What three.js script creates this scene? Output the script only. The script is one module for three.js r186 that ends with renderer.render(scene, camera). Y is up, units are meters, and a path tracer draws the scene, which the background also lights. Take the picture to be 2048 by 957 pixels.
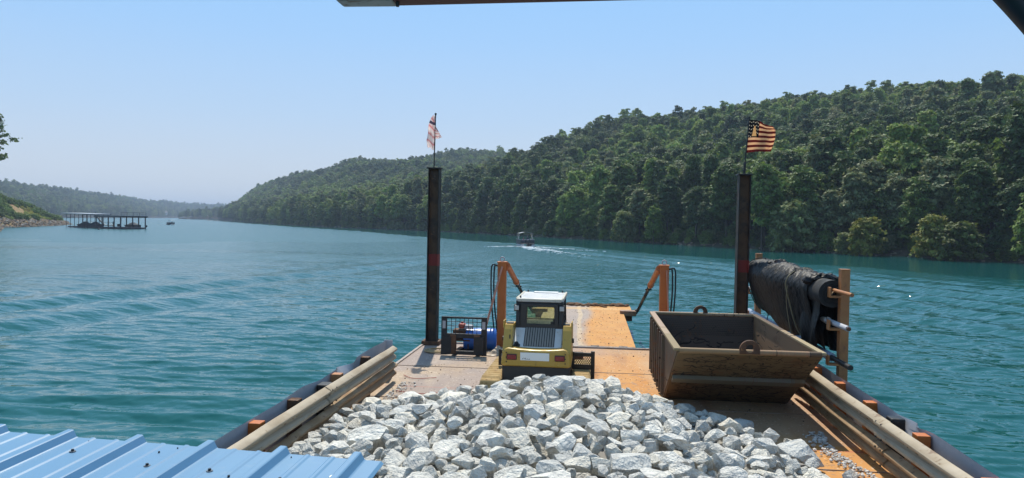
import * as THREE from 'three';
import { mergeGeometries, mergeVertices, toCreasedNormals } from 'three/addons/utils/BufferGeometryUtils.js';
import { ConvexGeometry } from 'three/addons/geometries/ConvexGeometry.js';
import { RoundedBoxGeometry } from 'three/addons/geometries/RoundedBoxGeometry.js';

// ---------------------------------------------------------------- camera, light, exposure
const R = Math.PI / 180;
const scene = new THREE.Scene();
const camera = new THREE.PerspectiveCamera(37.26, 1024 / 478, 0.1, 12000);
camera.rotation.order = 'YXZ';
camera.position.set(0, 4.5, 0);
camera.rotation.set(-1.444 * R, 6.27 * R, 0.85 * R);
scene.add(camera);

const renderer = new THREE.WebGLRenderer({ antialias: true });
renderer.setSize(1024, 478);
renderer.toneMapping = THREE.LinearToneMapping;
renderer.toneMappingExposure = 1.08;
renderer.shadowMap.enabled = true;

const SUN_AZ = -8 * R, SUN_EL = 59 * R;                 // ahead of the camera, a little to the left, high
const sunDir = new THREE.Vector3(Math.sin(SUN_AZ) * Math.cos(SUN_EL), Math.sin(SUN_EL), -Math.cos(SUN_AZ) * Math.cos(SUN_EL));
const sun = new THREE.DirectionalLight(new THREE.Color(1, 0.94, 0.82), 5.0);
sun.position.copy(sunDir).multiplyScalar(120).add(new THREE.Vector3(0, 0, -15));
sun.target.position.set(0, 0, -15);
sun.castShadow = true;
sun.shadow.mapSize.set(4096, 4096);
Object.assign(sun.shadow.camera, { left: -40, right: 40, top: 40, bottom: -40, near: 1, far: 300 });
scene.add(sun, sun.target);

{ // clear summer sky: pale haze at the horizon, blue above, a little brighter round the sun
  const W = 512, H = 256, data = new Float32Array(W * H * 4);
  const stops = [[-90, .55, .60, .64], [-2, .64, .69, .745], [0, .655, .705, .755], [3, .61, .69, .775], [8, .46, .635, .85], [14, .335, .575, .90], [20, .25, .52, .90], [35, .225, .46, .79], [60, .19, .35, .60], [90, .17, .31, .54]];
  for (let y = 0; y < H; y++) {
    const el = ((y + .5) / H - .5) * 180;
    let k = 0; while (k < stops.length - 2 && el > stops[k + 1][0]) k++;
    const a = stops[k], b = stops[k + 1], t = Math.min(1, Math.max(0, (el - a[0]) / (b[0] - a[0])));
    for (let x = 0; x < W; x++) {
      const az = ((x + .5) / W - .5) * 2 * Math.PI, ce = Math.cos(el * R);
      const d = sunDir.x * Math.cos(az) * ce + sunDir.y * Math.sin(el * R) + sunDir.z * Math.sin(az) * ce;
      const glow = 0.10 * Math.pow(Math.max(0, d), 3) + 0.35 * Math.pow(Math.max(0, d), 24);
      const o = (y * W + x) * 4;
      for (let c = 0; c < 3; c++) data[o + c] = a[c + 1] + (b[c + 1] - a[c + 1]) * t + glow;
      data[o + 3] = 1;
    }
  }
  const sky = new THREE.DataTexture(data, W, H, THREE.RGBAFormat, THREE.FloatType);
  sky.mapping = THREE.EquirectangularReflectionMapping;
  sky.magFilter = THREE.LinearFilter; sky.needsUpdate = true;
  scene.background = sky; scene.environment = sky;
}
scene.fog = new THREE.FogExp2(0xc6d8f0, 0.00028);

// ---------------------------------------------------------------- helpers
function rng(s) { return () => { s |= 0; s = s + 0x6D2B79F5 | 0; let t = Math.imul(s ^ s >>> 15, 1 | s); t = t + Math.imul(t ^ t >>> 7, 61 | t) ^ t; return ((t ^ t >>> 14) >>> 0) / 4294967296; }; }
const clamp = (x, a = 0, b = 1) => Math.min(b, Math.max(a, x)), lerp = (a, b, t) => a + (b - a) * t;
const sstep = (a, b, x) => { const t = clamp((x - a) / (b - a)); return t * t * (3 - 2 * t); };
const h3 = (x, y, z) => { let h = Math.imul(x, 374761393) ^ Math.imul(y, 668265263) ^ Math.imul(z, 2147483647 - 97); h = Math.imul(h ^ h >>> 13, 1274126177); return ((h ^ h >>> 16) >>> 0) / 4294967296; };
function noise(x, y, z = 0, per = 0) {
  const xi = Math.floor(x), yi = Math.floor(y), zi = Math.floor(z), f = (t) => t * t * (3 - 2 * t), u = f(x - xi), v = f(y - yi), w = f(z - zi);
  const m = per ? (i) => ((i % per) + per) % per : (i) => i;
  const g = (a, b, c) => h3(m(xi + a), m(yi + b), zi + c);
  const l = (c) => lerp(lerp(g(0, 0, c), g(1, 0, c), u), lerp(g(0, 1, c), g(1, 1, c), u), v);
  return w === 0 ? l(0) : lerp(l(0), l(1), w);
}
function fbm(x, y, z = 0, oct = 4, per = 0) { let s = 0, a = .5, t = 0; for (let i = 0; i < oct; i++) { s += a * noise(x, y, z + i * 17, per); t += a; a *= .5; x *= 2; y *= 2; per *= 2; } return s / t; }
function interp(tab, x) { if (x <= tab[0][0]) return tab[0][1]; for (let i = 1; i < tab.length; i++) if (x <= tab[i][0]) return lerp(tab[i - 1][1], tab[i][1], (x - tab[i - 1][0]) / (tab[i][0] - tab[i - 1][0])); return tab[tab.length - 1][1]; }

const used = new Map();
function numbered(n) { const k = used.get(n) || 0; used.set(n, k + 1); return k ? n + '_' + String(k).padStart(3, '0') : n; }
function tag(o, label, category, group) { o.userData.label = label; o.userData.category = category; if (group) o.userData.group = group; return o; }
function thing(name, label, category, pos = [0, 0, 0], turn = 0, group) {
  const o = new THREE.Group(); o.name = numbered(name); o.position.set(...pos); o.rotation.y = turn; scene.add(o); return tag(o, label, category, group);
}
function boxUV(g) { // texture coordinates in metres, from the side each face looks to
  const p = g.attributes.position, n = g.attributes.normal, uv = new Float32Array(p.count * 2);
  for (let i = 0; i < p.count; i++) {
    const ax = Math.abs(n.getX(i)), ay = Math.abs(n.getY(i)), az = Math.abs(n.getZ(i));
    if (ay >= ax && ay >= az) { uv[2 * i] = p.getX(i); uv[2 * i + 1] = p.getZ(i); } else if (ax >= az) { uv[2 * i] = p.getZ(i); uv[2 * i + 1] = p.getY(i); } else { uv[2 * i] = p.getX(i); uv[2 * i + 1] = p.getY(i); }
  }
  g.setAttribute('uv', new THREE.BufferAttribute(uv, 2)); return g;
}
function flat(g) { return g.index ? g.toNonIndexed() : g; }
function mesh(name, geos, mat, parent = scene, keepUV) {
  geos = (Array.isArray(geos) ? geos : [geos]).map((g) => { g = flat(g); if (!g.attributes.normal) g.computeVertexNormals(); if (!keepUV) boxUV(g); for (const k of Object.keys(g.attributes)) if (!['position', 'normal', 'uv'].includes(k) && geos.length > 1) g.deleteAttribute(k); return g; });
  const m = new THREE.Mesh(geos.length > 1 ? mergeGeometries(geos) : geos[0], mat);
  m.name = parent === scene ? numbered(name) : name; m.castShadow = m.receiveShadow = true; parent.add(m); return m;
}
const rot = (g, x = 0, y = 0, z = 0) => { if (z) g.rotateZ(z); if (x) g.rotateX(x); if (y) g.rotateY(y); return g; };
function box(w, h, d, x = 0, y = 0, z = 0, r = 0.006) { const g = new RoundedBoxGeometry(w, h, d, 1, Math.min(r, w / 2.2, h / 2.2, d / 2.2)); g.translate(x, y, z); return g; }
function rbox(w, h, d, x, y, z, r, seg = 3) { const g = new RoundedBoxGeometry(w, h, d, seg, r); g.translate(x, y, z); return g; }
function bar(a, b, w, h = w) { // a square bar from a to b
  const A = new THREE.Vector3(...a), B = new THREE.Vector3(...b), L = A.distanceTo(B), g = new RoundedBoxGeometry(w, h, L, 1, Math.min(w, h) * .12);
  const m = new THREE.Matrix4().lookAt(B, A, Math.abs(B.y - A.y) > .98 * L ? new THREE.Vector3(0, 0, 1) : new THREE.Vector3(0, 1, 0)); m.setPosition(A.clone().add(B).multiplyScalar(.5)); g.applyMatrix4(m); return g;
}
function rod(a, b, r, r2 = r, seg = 12) {
  const A = new THREE.Vector3(...a), B = new THREE.Vector3(...b), L = A.distanceTo(B), g = new THREE.CylinderGeometry(r2, r, L, seg);
  g.applyQuaternion(new THREE.Quaternion().setFromUnitVectors(new THREE.Vector3(0, 1, 0), B.clone().sub(A).normalize())); g.translate((A.x + B.x) / 2, (A.y + B.y) / 2, (A.z + B.z) / 2); return g;
}
function tube(pts, r, seg = 40, rs = 7, closed = false) { return new THREE.TubeGeometry(new THREE.CatmullRomCurve3(pts.map((p) => new THREE.Vector3(...p)), closed), seg, r, rs, closed); }
function prism(pts, depth, bevel = 0) { const s = new THREE.Shape(pts.map((p) => new THREE.Vector2(...p))); return new THREE.ExtrudeGeometry(s, { depth, bevelEnabled: bevel > 0, bevelSize: bevel, bevelThickness: bevel, bevelSegments: 2, curveSegments: 10 }); }
// a grid surface: f(u, v) -> [x, y, z]
function sheet(nu, nv, f, closedU = false) {
  const pos = [], uv = [], idx = [];
  for (let j = 0; j <= nv; j++) for (let i = 0; i <= nu; i++) { pos.push(...f(i / nu, j / nv)); uv.push(i / nu, j / nv); }
  for (let j = 0; j < nv; j++) for (let i = 0; i < nu; i++) { const a = j * (nu + 1) + i, b = a + 1, c = a + nu + 1, d = c + 1; idx.push(a, b, d, a, d, c); }
  const g = new THREE.BufferGeometry(); g.setAttribute('position', new THREE.Float32BufferAttribute(pos, 3)); g.setAttribute('uv', new THREE.Float32BufferAttribute(uv, 2)); g.setIndex(idx); g.computeVertexNormals(); return g;
}
function pixelTex(w, h, f, srgb = true, rep) {
  const d = new Uint8Array(w * h * 4);
  for (let y = 0; y < h; y++) for (let x = 0; x < w; x++) { const c = f(x, y), o = (y * w + x) * 4; d[o] = clamp(c[0]) * 255; d[o + 1] = clamp(c[1]) * 255; d[o + 2] = clamp(c[2]) * 255; d[o + 3] = 255; }
  const t = new THREE.DataTexture(d, w, h); t.magFilter = THREE.LinearFilter; t.minFilter = THREE.LinearMipmapLinearFilter; t.generateMipmaps = true;
  if (srgb) t.colorSpace = THREE.SRGBColorSpace; t.wrapS = t.wrapT = THREE.RepeatWrapping; if (rep) t.repeat.set(1 / rep, 1 / rep); t.needsUpdate = true; return t;
}
const toS = (c) => c <= .0031308 ? c * 12.92 : 1.055 * Math.pow(c, 1 / 2.4) - .055;
const lin = (r, g, b) => new THREE.Color().setRGB(r, g, b);
const mix3 = (a, b, t) => [lerp(a[0], b[0], t), lerp(a[1], b[1], t), lerp(a[2], b[2], t)];
const S3 = (c) => [toS(clamp(c[0])), toS(clamp(c[1])), toS(clamp(c[2]))];
// painted steel with patches of a second and third tone (linear colours), tile of `size` metres
function worn(size, base, second, third, o = {}) {
  const N = o.n || 256, { amt = .5, spots = .6, f = 5, seed = 0, streak = 1 } = o;
  const map = pixelTex(N, N, (x, y) => {
    const u = x / N, v = y / N, a = fbm(u * f, v * f / (streak > 1 ? streak : 1) * (streak > 1 ? streak : 1), seed, 5, f), b = fbm(u * f * 4, v * f * 4, seed + 50, 3, f * 4);
    let c = mix3(base, second, sstep(1 - amt - .14, 1 - amt + .14, a * .75 + b * .25)); c = mix3(c, third, sstep(spots, spots + .09, b * .7 + a * .3));
    const g = .93 + .14 * h3(x, y, seed + 9); return S3([c[0] * g, c[1] * g, c[2] * g]);
  }, true, size);
  const rough = pixelTex(128, 128, (x, y) => { const a = fbm(x / 128 * f * 2, y / 128 * f * 2, seed + 80, 4, f * 2); const r = clamp((o.rough ?? .6) + (a - .5) * .5, .15, 1); return [r, r, r]; }, false, size);
  return new THREE.MeshStandardMaterial({ map, roughnessMap: rough, roughness: 1, metalness: o.metal || 0, bumpMap: rough, bumpScale: o.bump ?? .002, side: THREE.DoubleSide });
}
const plain = (r, g, b, rough = .6, o = {}) => new THREE.MeshStandardMaterial({ color: lin(r, g, b), roughness: rough, side: THREE.DoubleSide, ...o });

const M = {
  blackSteel: worn(1.2, [.010, .0095, .009], [.018, .015, .013], [.06, .034, .018], { amt: .45, spots: .68, rough: .5, seed: 3 }),
  orange: worn(1.6, [.46, .125, .018], [.39, .10, .016], [.20, .065, .022], { amt: .4, spots: .7, rough: .5, seed: 4, n: 256 }),
  orangePale: worn(1.6, [.40, .165, .055], [.34, .13, .042], [.22, .09, .04], { amt: .5, spots: .68, rough: .6, seed: 5 }),
  galv: worn(2, [.44, .44, .46], [.37, .37, .39], [.28, .25, .22], { amt: .45, spots: .72, rough: .5, metal: 0, seed: 6 }),
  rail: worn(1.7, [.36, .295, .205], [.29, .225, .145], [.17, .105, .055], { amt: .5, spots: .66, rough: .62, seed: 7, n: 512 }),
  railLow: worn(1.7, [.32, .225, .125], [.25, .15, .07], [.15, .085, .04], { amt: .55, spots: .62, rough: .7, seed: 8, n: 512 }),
  rust: worn(1.1, [.13, .055, .02], [.06, .028, .014], [.22, .10, .035], { amt: .5, spots: .66, rough: .8, seed: 9 }),
  dark: plain(.012, .012, .013, .55), rubber: plain(.016, .016, .016, .75), chrome: plain(.6, .6, .6, .25, { metalness: .9 }),
  yellow: worn(1.4, [.45, .275, .045], [.39, .235, .038], [.25, .15, .045], { amt: .42, spots: .7, rough: .42, seed: 10, bump: .0008 }),
  white: worn(1.0, [.66, .65, .62], [.60, .58, .54], [.42, .36, .28], { amt: .4, spots: .74, rough: .5, seed: 11, bump: .0006 }),
  tanDust: worn(.8, [.42, .29, .13], [.34, .22, .09], [.20, .12, .05], { amt: .5, spots: .66, rough: .95, seed: 12 }),
};

// ---------------------------------------------------------------- hills: a shoreline, a direction inland, ridge heights
function makeHill(P, n, opt) {
  const N = new THREE.Vector2(...n).normalize(), Ls = [0];
  for (let i = 1; i < P.length; i++) Ls.push(Ls[i - 1] + Math.hypot(P[i][0] - P[i - 1][0], P[i][1] - P[i - 1][1]));
  const len = Ls[Ls.length - 1], tab = (k) => Ls.map((l, i) => [l, P[i][k]]), tx = tab(0), tz = tab(1), tS = tab(2), tH = tab(3);
  const wob = opt.wob ?? 3;
  const at = (t, s) => { const w = (fbm(t / 14 + 3, 1.5, opt.seed, 3) - .5) * wob * clamp(1.5 - s / 60); return [interp(tx, t) + N.x * (s + w), interp(tz, t) + N.y * (s + w)]; };
  const hgt = (t, s) => {
    if (s < 0) return Math.max(-2.5, s * .35) + .1;
    const u = clamp(s / interp(tS, t)), H = interp(tH, t), rough = (fbm(t / 70, s / 60, opt.seed + 5, 4) - .5) * H * .27 * sstep(0, .6, u);
    return H * (u * u * (3 - 2 * u) * .5 + u * .5) * (u < 1 ? 1 : 1 - (s - interp(tS, t)) / 2500) * (opt.swell ? opt.swell(t, s) : 1) + rough + Math.min(1.2, s * .5) + .1;
  };
  return { len, at, hgt, N, P };
}
function hillMesh(h, nt, rows, mat, name) {
  const g = sheet(nt, rows.length - 1, (u, v) => { const s = rows[Math.round(v * (rows.length - 1))], t = u * h.len, [x, z] = h.at(t, s); return [x, h.hgt(t, s), z]; });
  const m = mesh(name, g, mat); m.userData.kind = 'structure'; return m;
}
const matLitter = worn(9, [.055, .042, .026], [.04, .045, .018], [.10, .075, .045], { amt: .5, spots: .66, rough: .95, seed: 21, bump: .02 });
const rowsNear = [-8, -3, -1, 0, .6, 1.4, 3, 6, 10, 16, 24, 34, 46, 60, 80, 100, 125, 150, 180, 210, 240, 280, 330, 400];
const hillA = makeHill([[125, 10, 230, 46], [100, -45, 230, 38], [75, -75, 230, 38], [55.6, -99, 230, 39.5], [46.5, -112.6, 230, 41.5], [29.7, -136.5, 230, 44.5], [2.5, -180.4, 220, 48], [-29, -229, 210, 52], [-61.5, -278, 180, 54], [-98, -315, 150, 50], [-140, -361, 140, 22], [-229.6, -490, 130, 33], [-352, -677, 120, 50], [-474, -864, 90, 46], [-500, -930, 50, 34], [-480, -1000, 40, 4]], [.82, -.57], { seed: 31, swell: (t, s) => 1 + .56 * sstep(560, 700, t) * (1 - sstep(880, 1010, t)) * sstep(110, 300, s) })   // the farther part rises into a ridge of its own;
hillMesh(hillA, 420, rowsNear, matLitter, 'hills');
const hillB = makeHill([[-520, -480, 240, 34], [-716, -901, 260, 40], [-900, -1350, 260, 39], [-1090, -1800, 260, 36], [-1090, -2100, 260, 31], [-900, -2350, 240, 30], [-600, -2450, 240, 30]], [-.85, -.53], { seed: 32, wob: 12 });
hillMesh(hillB, 160, [-30, -5, 0, 4, 10, 20, 40, 70, 110, 160, 210, 260, 340, 500], matLitter, 'hills');
const hillC = makeHill([[-665, -1085, 40, 2], [-620, -1105, 50, 9], [-560, -1130, 60, 20], [-470, -1160, 60, 26], [-300, -1200, 60, 28]], [-.1, -1], { seed: 33, wob: 6 });
hillMesh(hillC, 60, [-10, -3, 0, 3, 8, 16, 30, 60, 120], matLitter, 'hills');
const matBank = worn(6, [.30, .15, .06], [.14, .12, .05], [.10, .12, .03], { amt: .5, spots: .6, rough: .95, seed: 22, bump: .02 });
const bank = makeHill([[-96, 0, 16, 10], [-108, -60, 16, 10], [-122, -110, 16, 10], [-150, -165, 16, 9.8], [-185, -205, 18, 9.0], [-196, -230, 20, 9.0], [-212, -262, 20, 6.2], [-226, -284, 18, 2.6], [-236, -300, 14, .8]], [-.95, -.3], { seed: 34, wob: 4 });
hillMesh(bank, 200, [-6, -2, 0, 1, 2, 4, 6, 9, 12, 16, 20, 26, 36, 60, 110], matBank, 'hills');

// ---------------------------------------------------------------- trees
function crown(o) { // many leaf sprays spread over the lobes of a crown
  const r = rng(o.seed), lobes = [], pos = [], col = [], prof = o.prof;
  for (let i = 0; i < o.lobes; i++) {
    const v = Math.pow((i + .5) / o.lobes, o.pow ?? .85), y = lerp(o.base, o.h * .93, v), rad = o.r * prof(v), a = i * 2.39996 + r() * .9, k = (.45 + .4 * r());
    const lr = (o.lr ?? .38) * o.r * (.6 + .55 * prof(v)) * (.7 + .55 * r());
    lobes.push([Math.cos(a) * rad * k, y, Math.sin(a) * rad * k, lr]);
  }
  lobes.push([0, o.h * .9 - o.r * .25, 0, o.r * .4]);
  const tot = lobes.reduce((a, l) => a + l[3] * l[3], 0);
  const V = (x, y, z) => new THREE.Vector3(x, y, z), q = new THREE.Vector3(), w = new THREE.Vector3(), nrm = new THREE.Vector3();
  for (const L of lobes) {
    const per = o.per ?? 16, cnt = Math.round(o.leaves * L[3] * L[3] / tot / per);
    for (let k = 0; k < cnt; k++) {
      const d = V(r() * 2 - 1, r() * 2 - 1, r() * 2 - 1); if (d.lengthSq() > 1 || d.lengthSq() < .01) { k--; continue; } d.normalize();
      if (d.y < -.35 && r() < .7) d.y *= -1;
      const bump = .70 + .62 * noise(d.x * 2.6 + 7 + L[0], d.y * 2.6 + 9 + L[1], d.z * 2.6 + 5);
      const rr = L[3] * bump * (.72 + .3 * Math.sqrt(r())), p = V(L[0] + d.x * rr, L[1] + d.y * rr * .82, L[2] + d.z * rr);
      if (lobes.some((M2) => M2 !== L && Math.hypot(p.x - M2[0], (p.y - M2[1]) / .82, p.z - M2[2]) < M2[3] * .66)) continue;
      if (p.y < o.base * .55) continue;
      const hub = p.clone(), spray = (o.spray ?? .62) * (.6 + .7 * r()), shade = .82 + .36 * r(), gs = () => (r() + r() + r() - 1.5) * 1.15;
      for (let e2 = 0; e2 < per; e2++) {
      p.copy(hub); p.x += gs() * spray; p.z += gs() * spray; p.y += gs() * spray * .5;
      nrm.set(d.x * .6 + (r() - .5) * 1.3, d.y * .6 + (r() - .5) * 1.0 + .35, d.z * .6 + (r() - .5) * 1.3).normalize();
      q.set(r() - .5, (r() - .5) * .6 - (o.droop || 0), r() - .5).cross(nrm).normalize(); w.crossVectors(nrm, q);
      const s = o.size * (.55 + .8 * r()), a = s * (.9 + .3 * r()), b = s * (.38 + .2 * r()), f = .18 * s;
      const A = p.clone().addScaledVector(q, -a * .5), C = p.clone().addScaledVector(q, a * .5), B = p.clone().addScaledVector(w, b).addScaledVector(nrm, -f), D = p.clone().addScaledVector(w, -b).addScaledVector(nrm, -f);
      for (const t of o.tri ? [A, B.addScaledVector(q, a * .45), D.addScaledVector(q, a * (.1 + .5 * r()))] : [A, B, C, A, C, D]) pos.push(t.x, t.y, t.z);
      const c = (.76 + .48 * r()) * shade, hy = (r() - .5) * .22; for (let i = 0; i < (o.tri ? 3 : 6); i++) col.push(c * (1 + hy), c, c * (1 - hy * .6));
      }
    }
  }
  const g = new THREE.BufferGeometry(); g.setAttribute('position', new THREE.Float32BufferAttribute(pos, 3)); g.setAttribute('color', new THREE.Float32BufferAttribute(col, 3)); g.computeVertexNormals(); return g;
}
function trunk(h, r0, seed, limbs = 5) {
  const r = rng(seed), g = [rod([0, -1, 0], [0, h * .55, 0], r0, r0 * .7, 8), rod([0, h * .55, 0], [r0, h, r0 * .5], r0 * .7, r0 * .25, 7)];
  for (let i = 0; i < limbs; i++) { const y = h * (.35 + .55 * i / limbs), a = r() * 6.28, l = h * (.18 + .12 * r()); g.push(rod([0, y, 0], [Math.cos(a) * l, y + l * .8, Math.sin(a) * l], r0 * .38, r0 * .12, 5)); }
  return mergeGeometries(g.map(flat).map((x) => { x.deleteAttribute('uv'); return x; }));
}
const round = (v) => Math.sqrt(clamp(1 - Math.pow((v - .38) / .68, 2))), tall = (v) => .95 - .62 * v * v, cone = (v) => 1.05 - .85 * v, low = (v) => Math.sqrt(clamp(1 - Math.pow((v - .25) / .85, 2)));
const KINDS = [
  { word: 'rounded', h: 14.5, r: 3.7, base: 4.0, lobes: 20, leaves: 5200, size: .66, prof: round, seed: 101 },
  { word: 'rounded', h: 16.5, r: 4.2, base: 5, lobes: 23, leaves: 6200, size: .66, prof: round, seed: 102 },
  { word: 'tall', h: 18, r: 3.3, base: 5.5, lobes: 22, leaves: 5200, size: .64, prof: tall, seed: 103 },
  { word: 'broad', h: 14, r: 4.7, base: 3.5, lobes: 24, leaves: 6200, size: .66, prof: round, seed: 104 },
  { word: 'slim', h: 17, r: 3.0, base: 4.5, lobes: 20, leaves: 4200, size: .62, prof: tall, seed: 105 },
  { word: 'low', h: 10, r: 3.9, base: 1.4, lobes: 15, leaves: 4600, size: .58, prof: low, seed: 106 },
];
for (const k of KINDS) { k.tri = true; k.size *= .86; k.r *= .70; k.leaves = Math.round(k.leaves * 1.15); k.leaves = Math.round(k.leaves * 1.0); k.crown = crown(k); k.trunk = trunk(k.h * .82, .26, k.seed + 50); }
const farCrown = [crown({ h: 14, r: 2.8, base: 3, lobes: 15, leaves: 2400, size: .56, prof: round, seed: 201 }), crown({ h: 15.5, r: 2.5, base: 3.2, lobes: 16, leaves: 2200, size: .54, prof: round, seed: 202 }), crown({ h: 13, r: 3.2, base: 2.6, lobes: 16, leaves: 2500, size: .56, prof: round, seed: 203 })];
const leafMat = (r, g, b, t = .3) => new THREE.MeshPhysicalMaterial({ color: lin(r, g, b), vertexColors: true, roughness: .7, transmission: t, thickness: 0, side: THREE.DoubleSide, specularIntensity: .35 });
const leafSolid = (r, g, b) => new THREE.MeshPhysicalMaterial({ color: lin(r, g, b), vertexColors: true, roughness: .7, side: THREE.DoubleSide, specularIntensity: .35 });
const TINTS = [['dark green', leafMat(.12, .175, .046, .45)], ['mid green', leafMat(.175, .245, .058, .45)], ['light green', leafMat(.26, .34, .075, .45)], ['grey green', leafMat(.235, .265, .12, .45)], ['deep green', leafMat(.095, .145, .046, .45)], ['yellow green', leafMat(.17, .19, .03)]];
const matTrunk = plain(.075, .06, .045, .9);
const FOV0 = -42 * R, FOV1 = 31.5 * R;
const forest = [];
{
  const r = rng(777);
  for (let s = 2.2; s < 262; s += 3.7 + s * .003) for (let t = 0; t < hillA.len - 8; t += 4.0 + s * .003) {
    const tt = t + (r() - .5) * 3.6, ss = Math.max(1.6, s + (r() - .5) * 3.6), [x, z] = hillA.at(tt, ss), az = Math.atan2(x, -z), d = Math.hypot(x, z);
    if (az < FOV0 || az > FOV1 || tt < 0) { r(); continue; }
    forest.push({ x, z, y: hillA.hgt(tt, ss) - .2, d, s: ss, t: tt, k: r() });
  }
}
forest.sort((a, b) => a.d - b.d);
const r300 = rng(91), protos = new Map();
const NEAR = 296;
forest.forEach((f, i) => {
  const patch = fbm(f.t / 38, f.s / 38, 44, 3), pick = r300();
  f.kind = f.s < 6 ? (pick < .35 ? 5 : pick < .6 ? 3 : pick < .8 ? 0 : 1) : Math.floor(pick * 4.99);
  f.tint = patch > .60 ? (r300() < .75 ? 2 : 1) : patch < .42 ? (r300() < .7 ? 4 : 0) : [0, 1, 3, 4, 1, 3, 2][Math.floor(r300() * 7)];
  f.sc = (.80 + .38 * Math.pow(r300(), 1.3)) * (f.s < 6 ? .85 : 1); f.sy = .9 + .2 * r300(); f.rot = r300() * 6.28;
  if (i >= NEAR) return;
  const K = KINDS[f.kind], [word, mat] = TINTS[f.tint], key = f.kind;
  if (!protos.has(key)) { const o = new THREE.Group(); mesh('crown', K.crown, mat, o, true); mesh('trunk', K.trunk, matTrunk, o, true); protos.set(key, o); }
  const o = protos.get(key).clone(); o.children[0].material = mat; o.name = numbered('forest_tree'); scene.add(o);
  o.position.set(f.x, f.y, f.z); o.rotation.y = f.rot; o.scale.set(f.sc, f.sc * f.sy, f.sc);
  const row = f.s < 7 ? 'standing right on the waterline below the wooded hill' : 'among the crowns of the near hillside forest';
  tag(o, `${word} ${K.word} broadleaf tree ${row}`, 'tree', `${word} ${K.word} trees ${f.s < 7 ? 'on the waterline' : 'on the near hillside'}`);
});
function instances(name, geo, mat, list, parent, tint) {
  const im = new THREE.InstancedMesh(geo, mat, list.length), m = new THREE.Matrix4(), q = new THREE.Quaternion(), up = new THREE.Vector3(0, 1, 0);
  list.forEach((f, i) => { q.setFromAxisAngle(up, f.rot); if (f.q) q.copy(f.q); m.compose(new THREE.Vector3(f.x, f.y, f.z), q, new THREE.Vector3(f.sc, f.sc * (f.sy || 1), f.sc)); im.setMatrixAt(i, m); im.setColorAt(i, tint(f, i)); });
  im.name = parent === scene ? numbered(name) : name; im.castShadow = im.receiveShadow = true; im.userData.kind = 'stuff'; parent.add(im); return im;
}
const whiteLeaf = leafMat(1, 1, 1, .45), rt = rng(5), C6 = [[.12, .175, .046], [.175, .245, .058], [.25, .33, .075], [.23, .26, .115], [.095, .145, .046]];
const tintOf = (f) => { const c = C6[f.tint % 5], k = .8 + .4 * rt(); return lin(c[0] * k * (.9 + .2 * rt()), c[1] * k, c[2] * k); };
{
  const g = new THREE.Group(); g.name = 'forest'; g.userData.kind = 'stuff'; tag(g, 'dense green broadleaf forest covering the hillside behind the shoreline trees', 'forest'); scene.add(g);
  const rest = forest.slice(NEAR);
  for (let k = 0; k < 6; k++) { const l = rest.filter((f) => f.kind === k && f.d < 330); if (l.length) instances('tree_crowns', KINDS[k].crown, whiteLeaf, l, g, tintOf); }
  for (let k = 0; k < 3; k++) { const l = rest.filter((f, i) => f.d >= 330 && i % 3 === k); instances('tree_crowns', farCrown[k], whiteLeaf, l, g, tintOf); }
}
function scatter(h, seed, ds, dt, s1, grow = 1) {
  const r = rng(seed), out = [];
  for (let s = 2; s < s1; s += ds) for (let t = 0; t < h.len; t += dt) {
    const tt = t + (r() - .5) * dt * .8, ss = Math.max(1, s + (r() - .5) * ds * .8), [x, z] = h.at(tt, ss), az = Math.atan2(x, -z);
    const f = { x, z, y: h.hgt(tt, ss) - .3, sc: (.75 + .5 * r()) * grow, sy: .85 + .3 * r(), rot: r() * 6.28, tint: Math.floor(r() * 5), s: ss, t: tt, d: Math.hypot(x, z), k: Math.floor(r() * 3) };
    if (az > -46 * R && az < -24 * R && tt > 0 && tt < h.len) out.push(f);
  } return out;
}
{
  const g = new THREE.Group(); g.name = 'distant_forest'; g.userData.kind = 'stuff'; tag(g, 'hazy blue wooded hills along the far end of the lake', 'forest'); scene.add(g);
  const all = [...scatter(hillB, 61, 13, 9, 330, 1.05), ...scatter(hillC, 62, 7, 6, 100, .85)];
  for (let k = 0; k < 3; k++) instances('tree_crowns', farCrown[k], whiteLeaf, all.filter((f) => f.k === k), g, tintOf);
}
// low trees and bushes one can pick out along the shore of the near hill
function shoreTree(label, kind, tint, x, y, z, sc, sy, turn, name = 'shore_tree') {
  const K = KINDS[kind], o = thing(name, label, 'tree', [x, y, z], turn); o.position.x -= 2.6; o.position.z += 1.8; mesh('crown', K.crown, tint, o, true); mesh('trunk', K.trunk, matTrunk, o, true); o.scale.set(sc, sc * sy, sc);
}
const pale = leafMat(.20, .24, .08, .45), golden = leafMat(.27, .27, .055, .45), fresh = leafMat(.17, .25, .05, .45);
KINDS.push({ word: 'weeping', h: 6, r: 2.9, base: .3, lobes: 26, leaves: 3200, size: .62, prof: low, seed: 107, droop: .5, lr: .24, pow: 1.1 });
{ const K = KINDS[6]; K.crown = crown(K); K.trunk = trunk(4, .12, 300); }
shoreTree('big light green tree at the water just right of the right steel post', 3, fresh, 33, .3, -132, .95, 1.15, 1);
shoreTree('pale green rounded bush leaning over the water behind the right end of the fabric roll', 6, pale, 36.8, .2, -126.5, 1.12, 1.25, 2, 'shore_bush');
shoreTree('low dull green bush left of the pale rounded bush at the waterline', 6, leafMat(.15, .18, .05, .5), 34.8, .1, -128, .55, .8, 4, 'shore_bush');
shoreTree('yellow green drooping bush at the waterline, the middle one of three bright bushes', 6, golden, 44.4, .2, -115.4, .82, 1.15, 3, 'shore_bush');
shoreTree('small green bush touching the drooping yellow green bush on its left', 6, pale, 42.6, .2, -118.2, .55, 1, 5, 'shore_bush');
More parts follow.
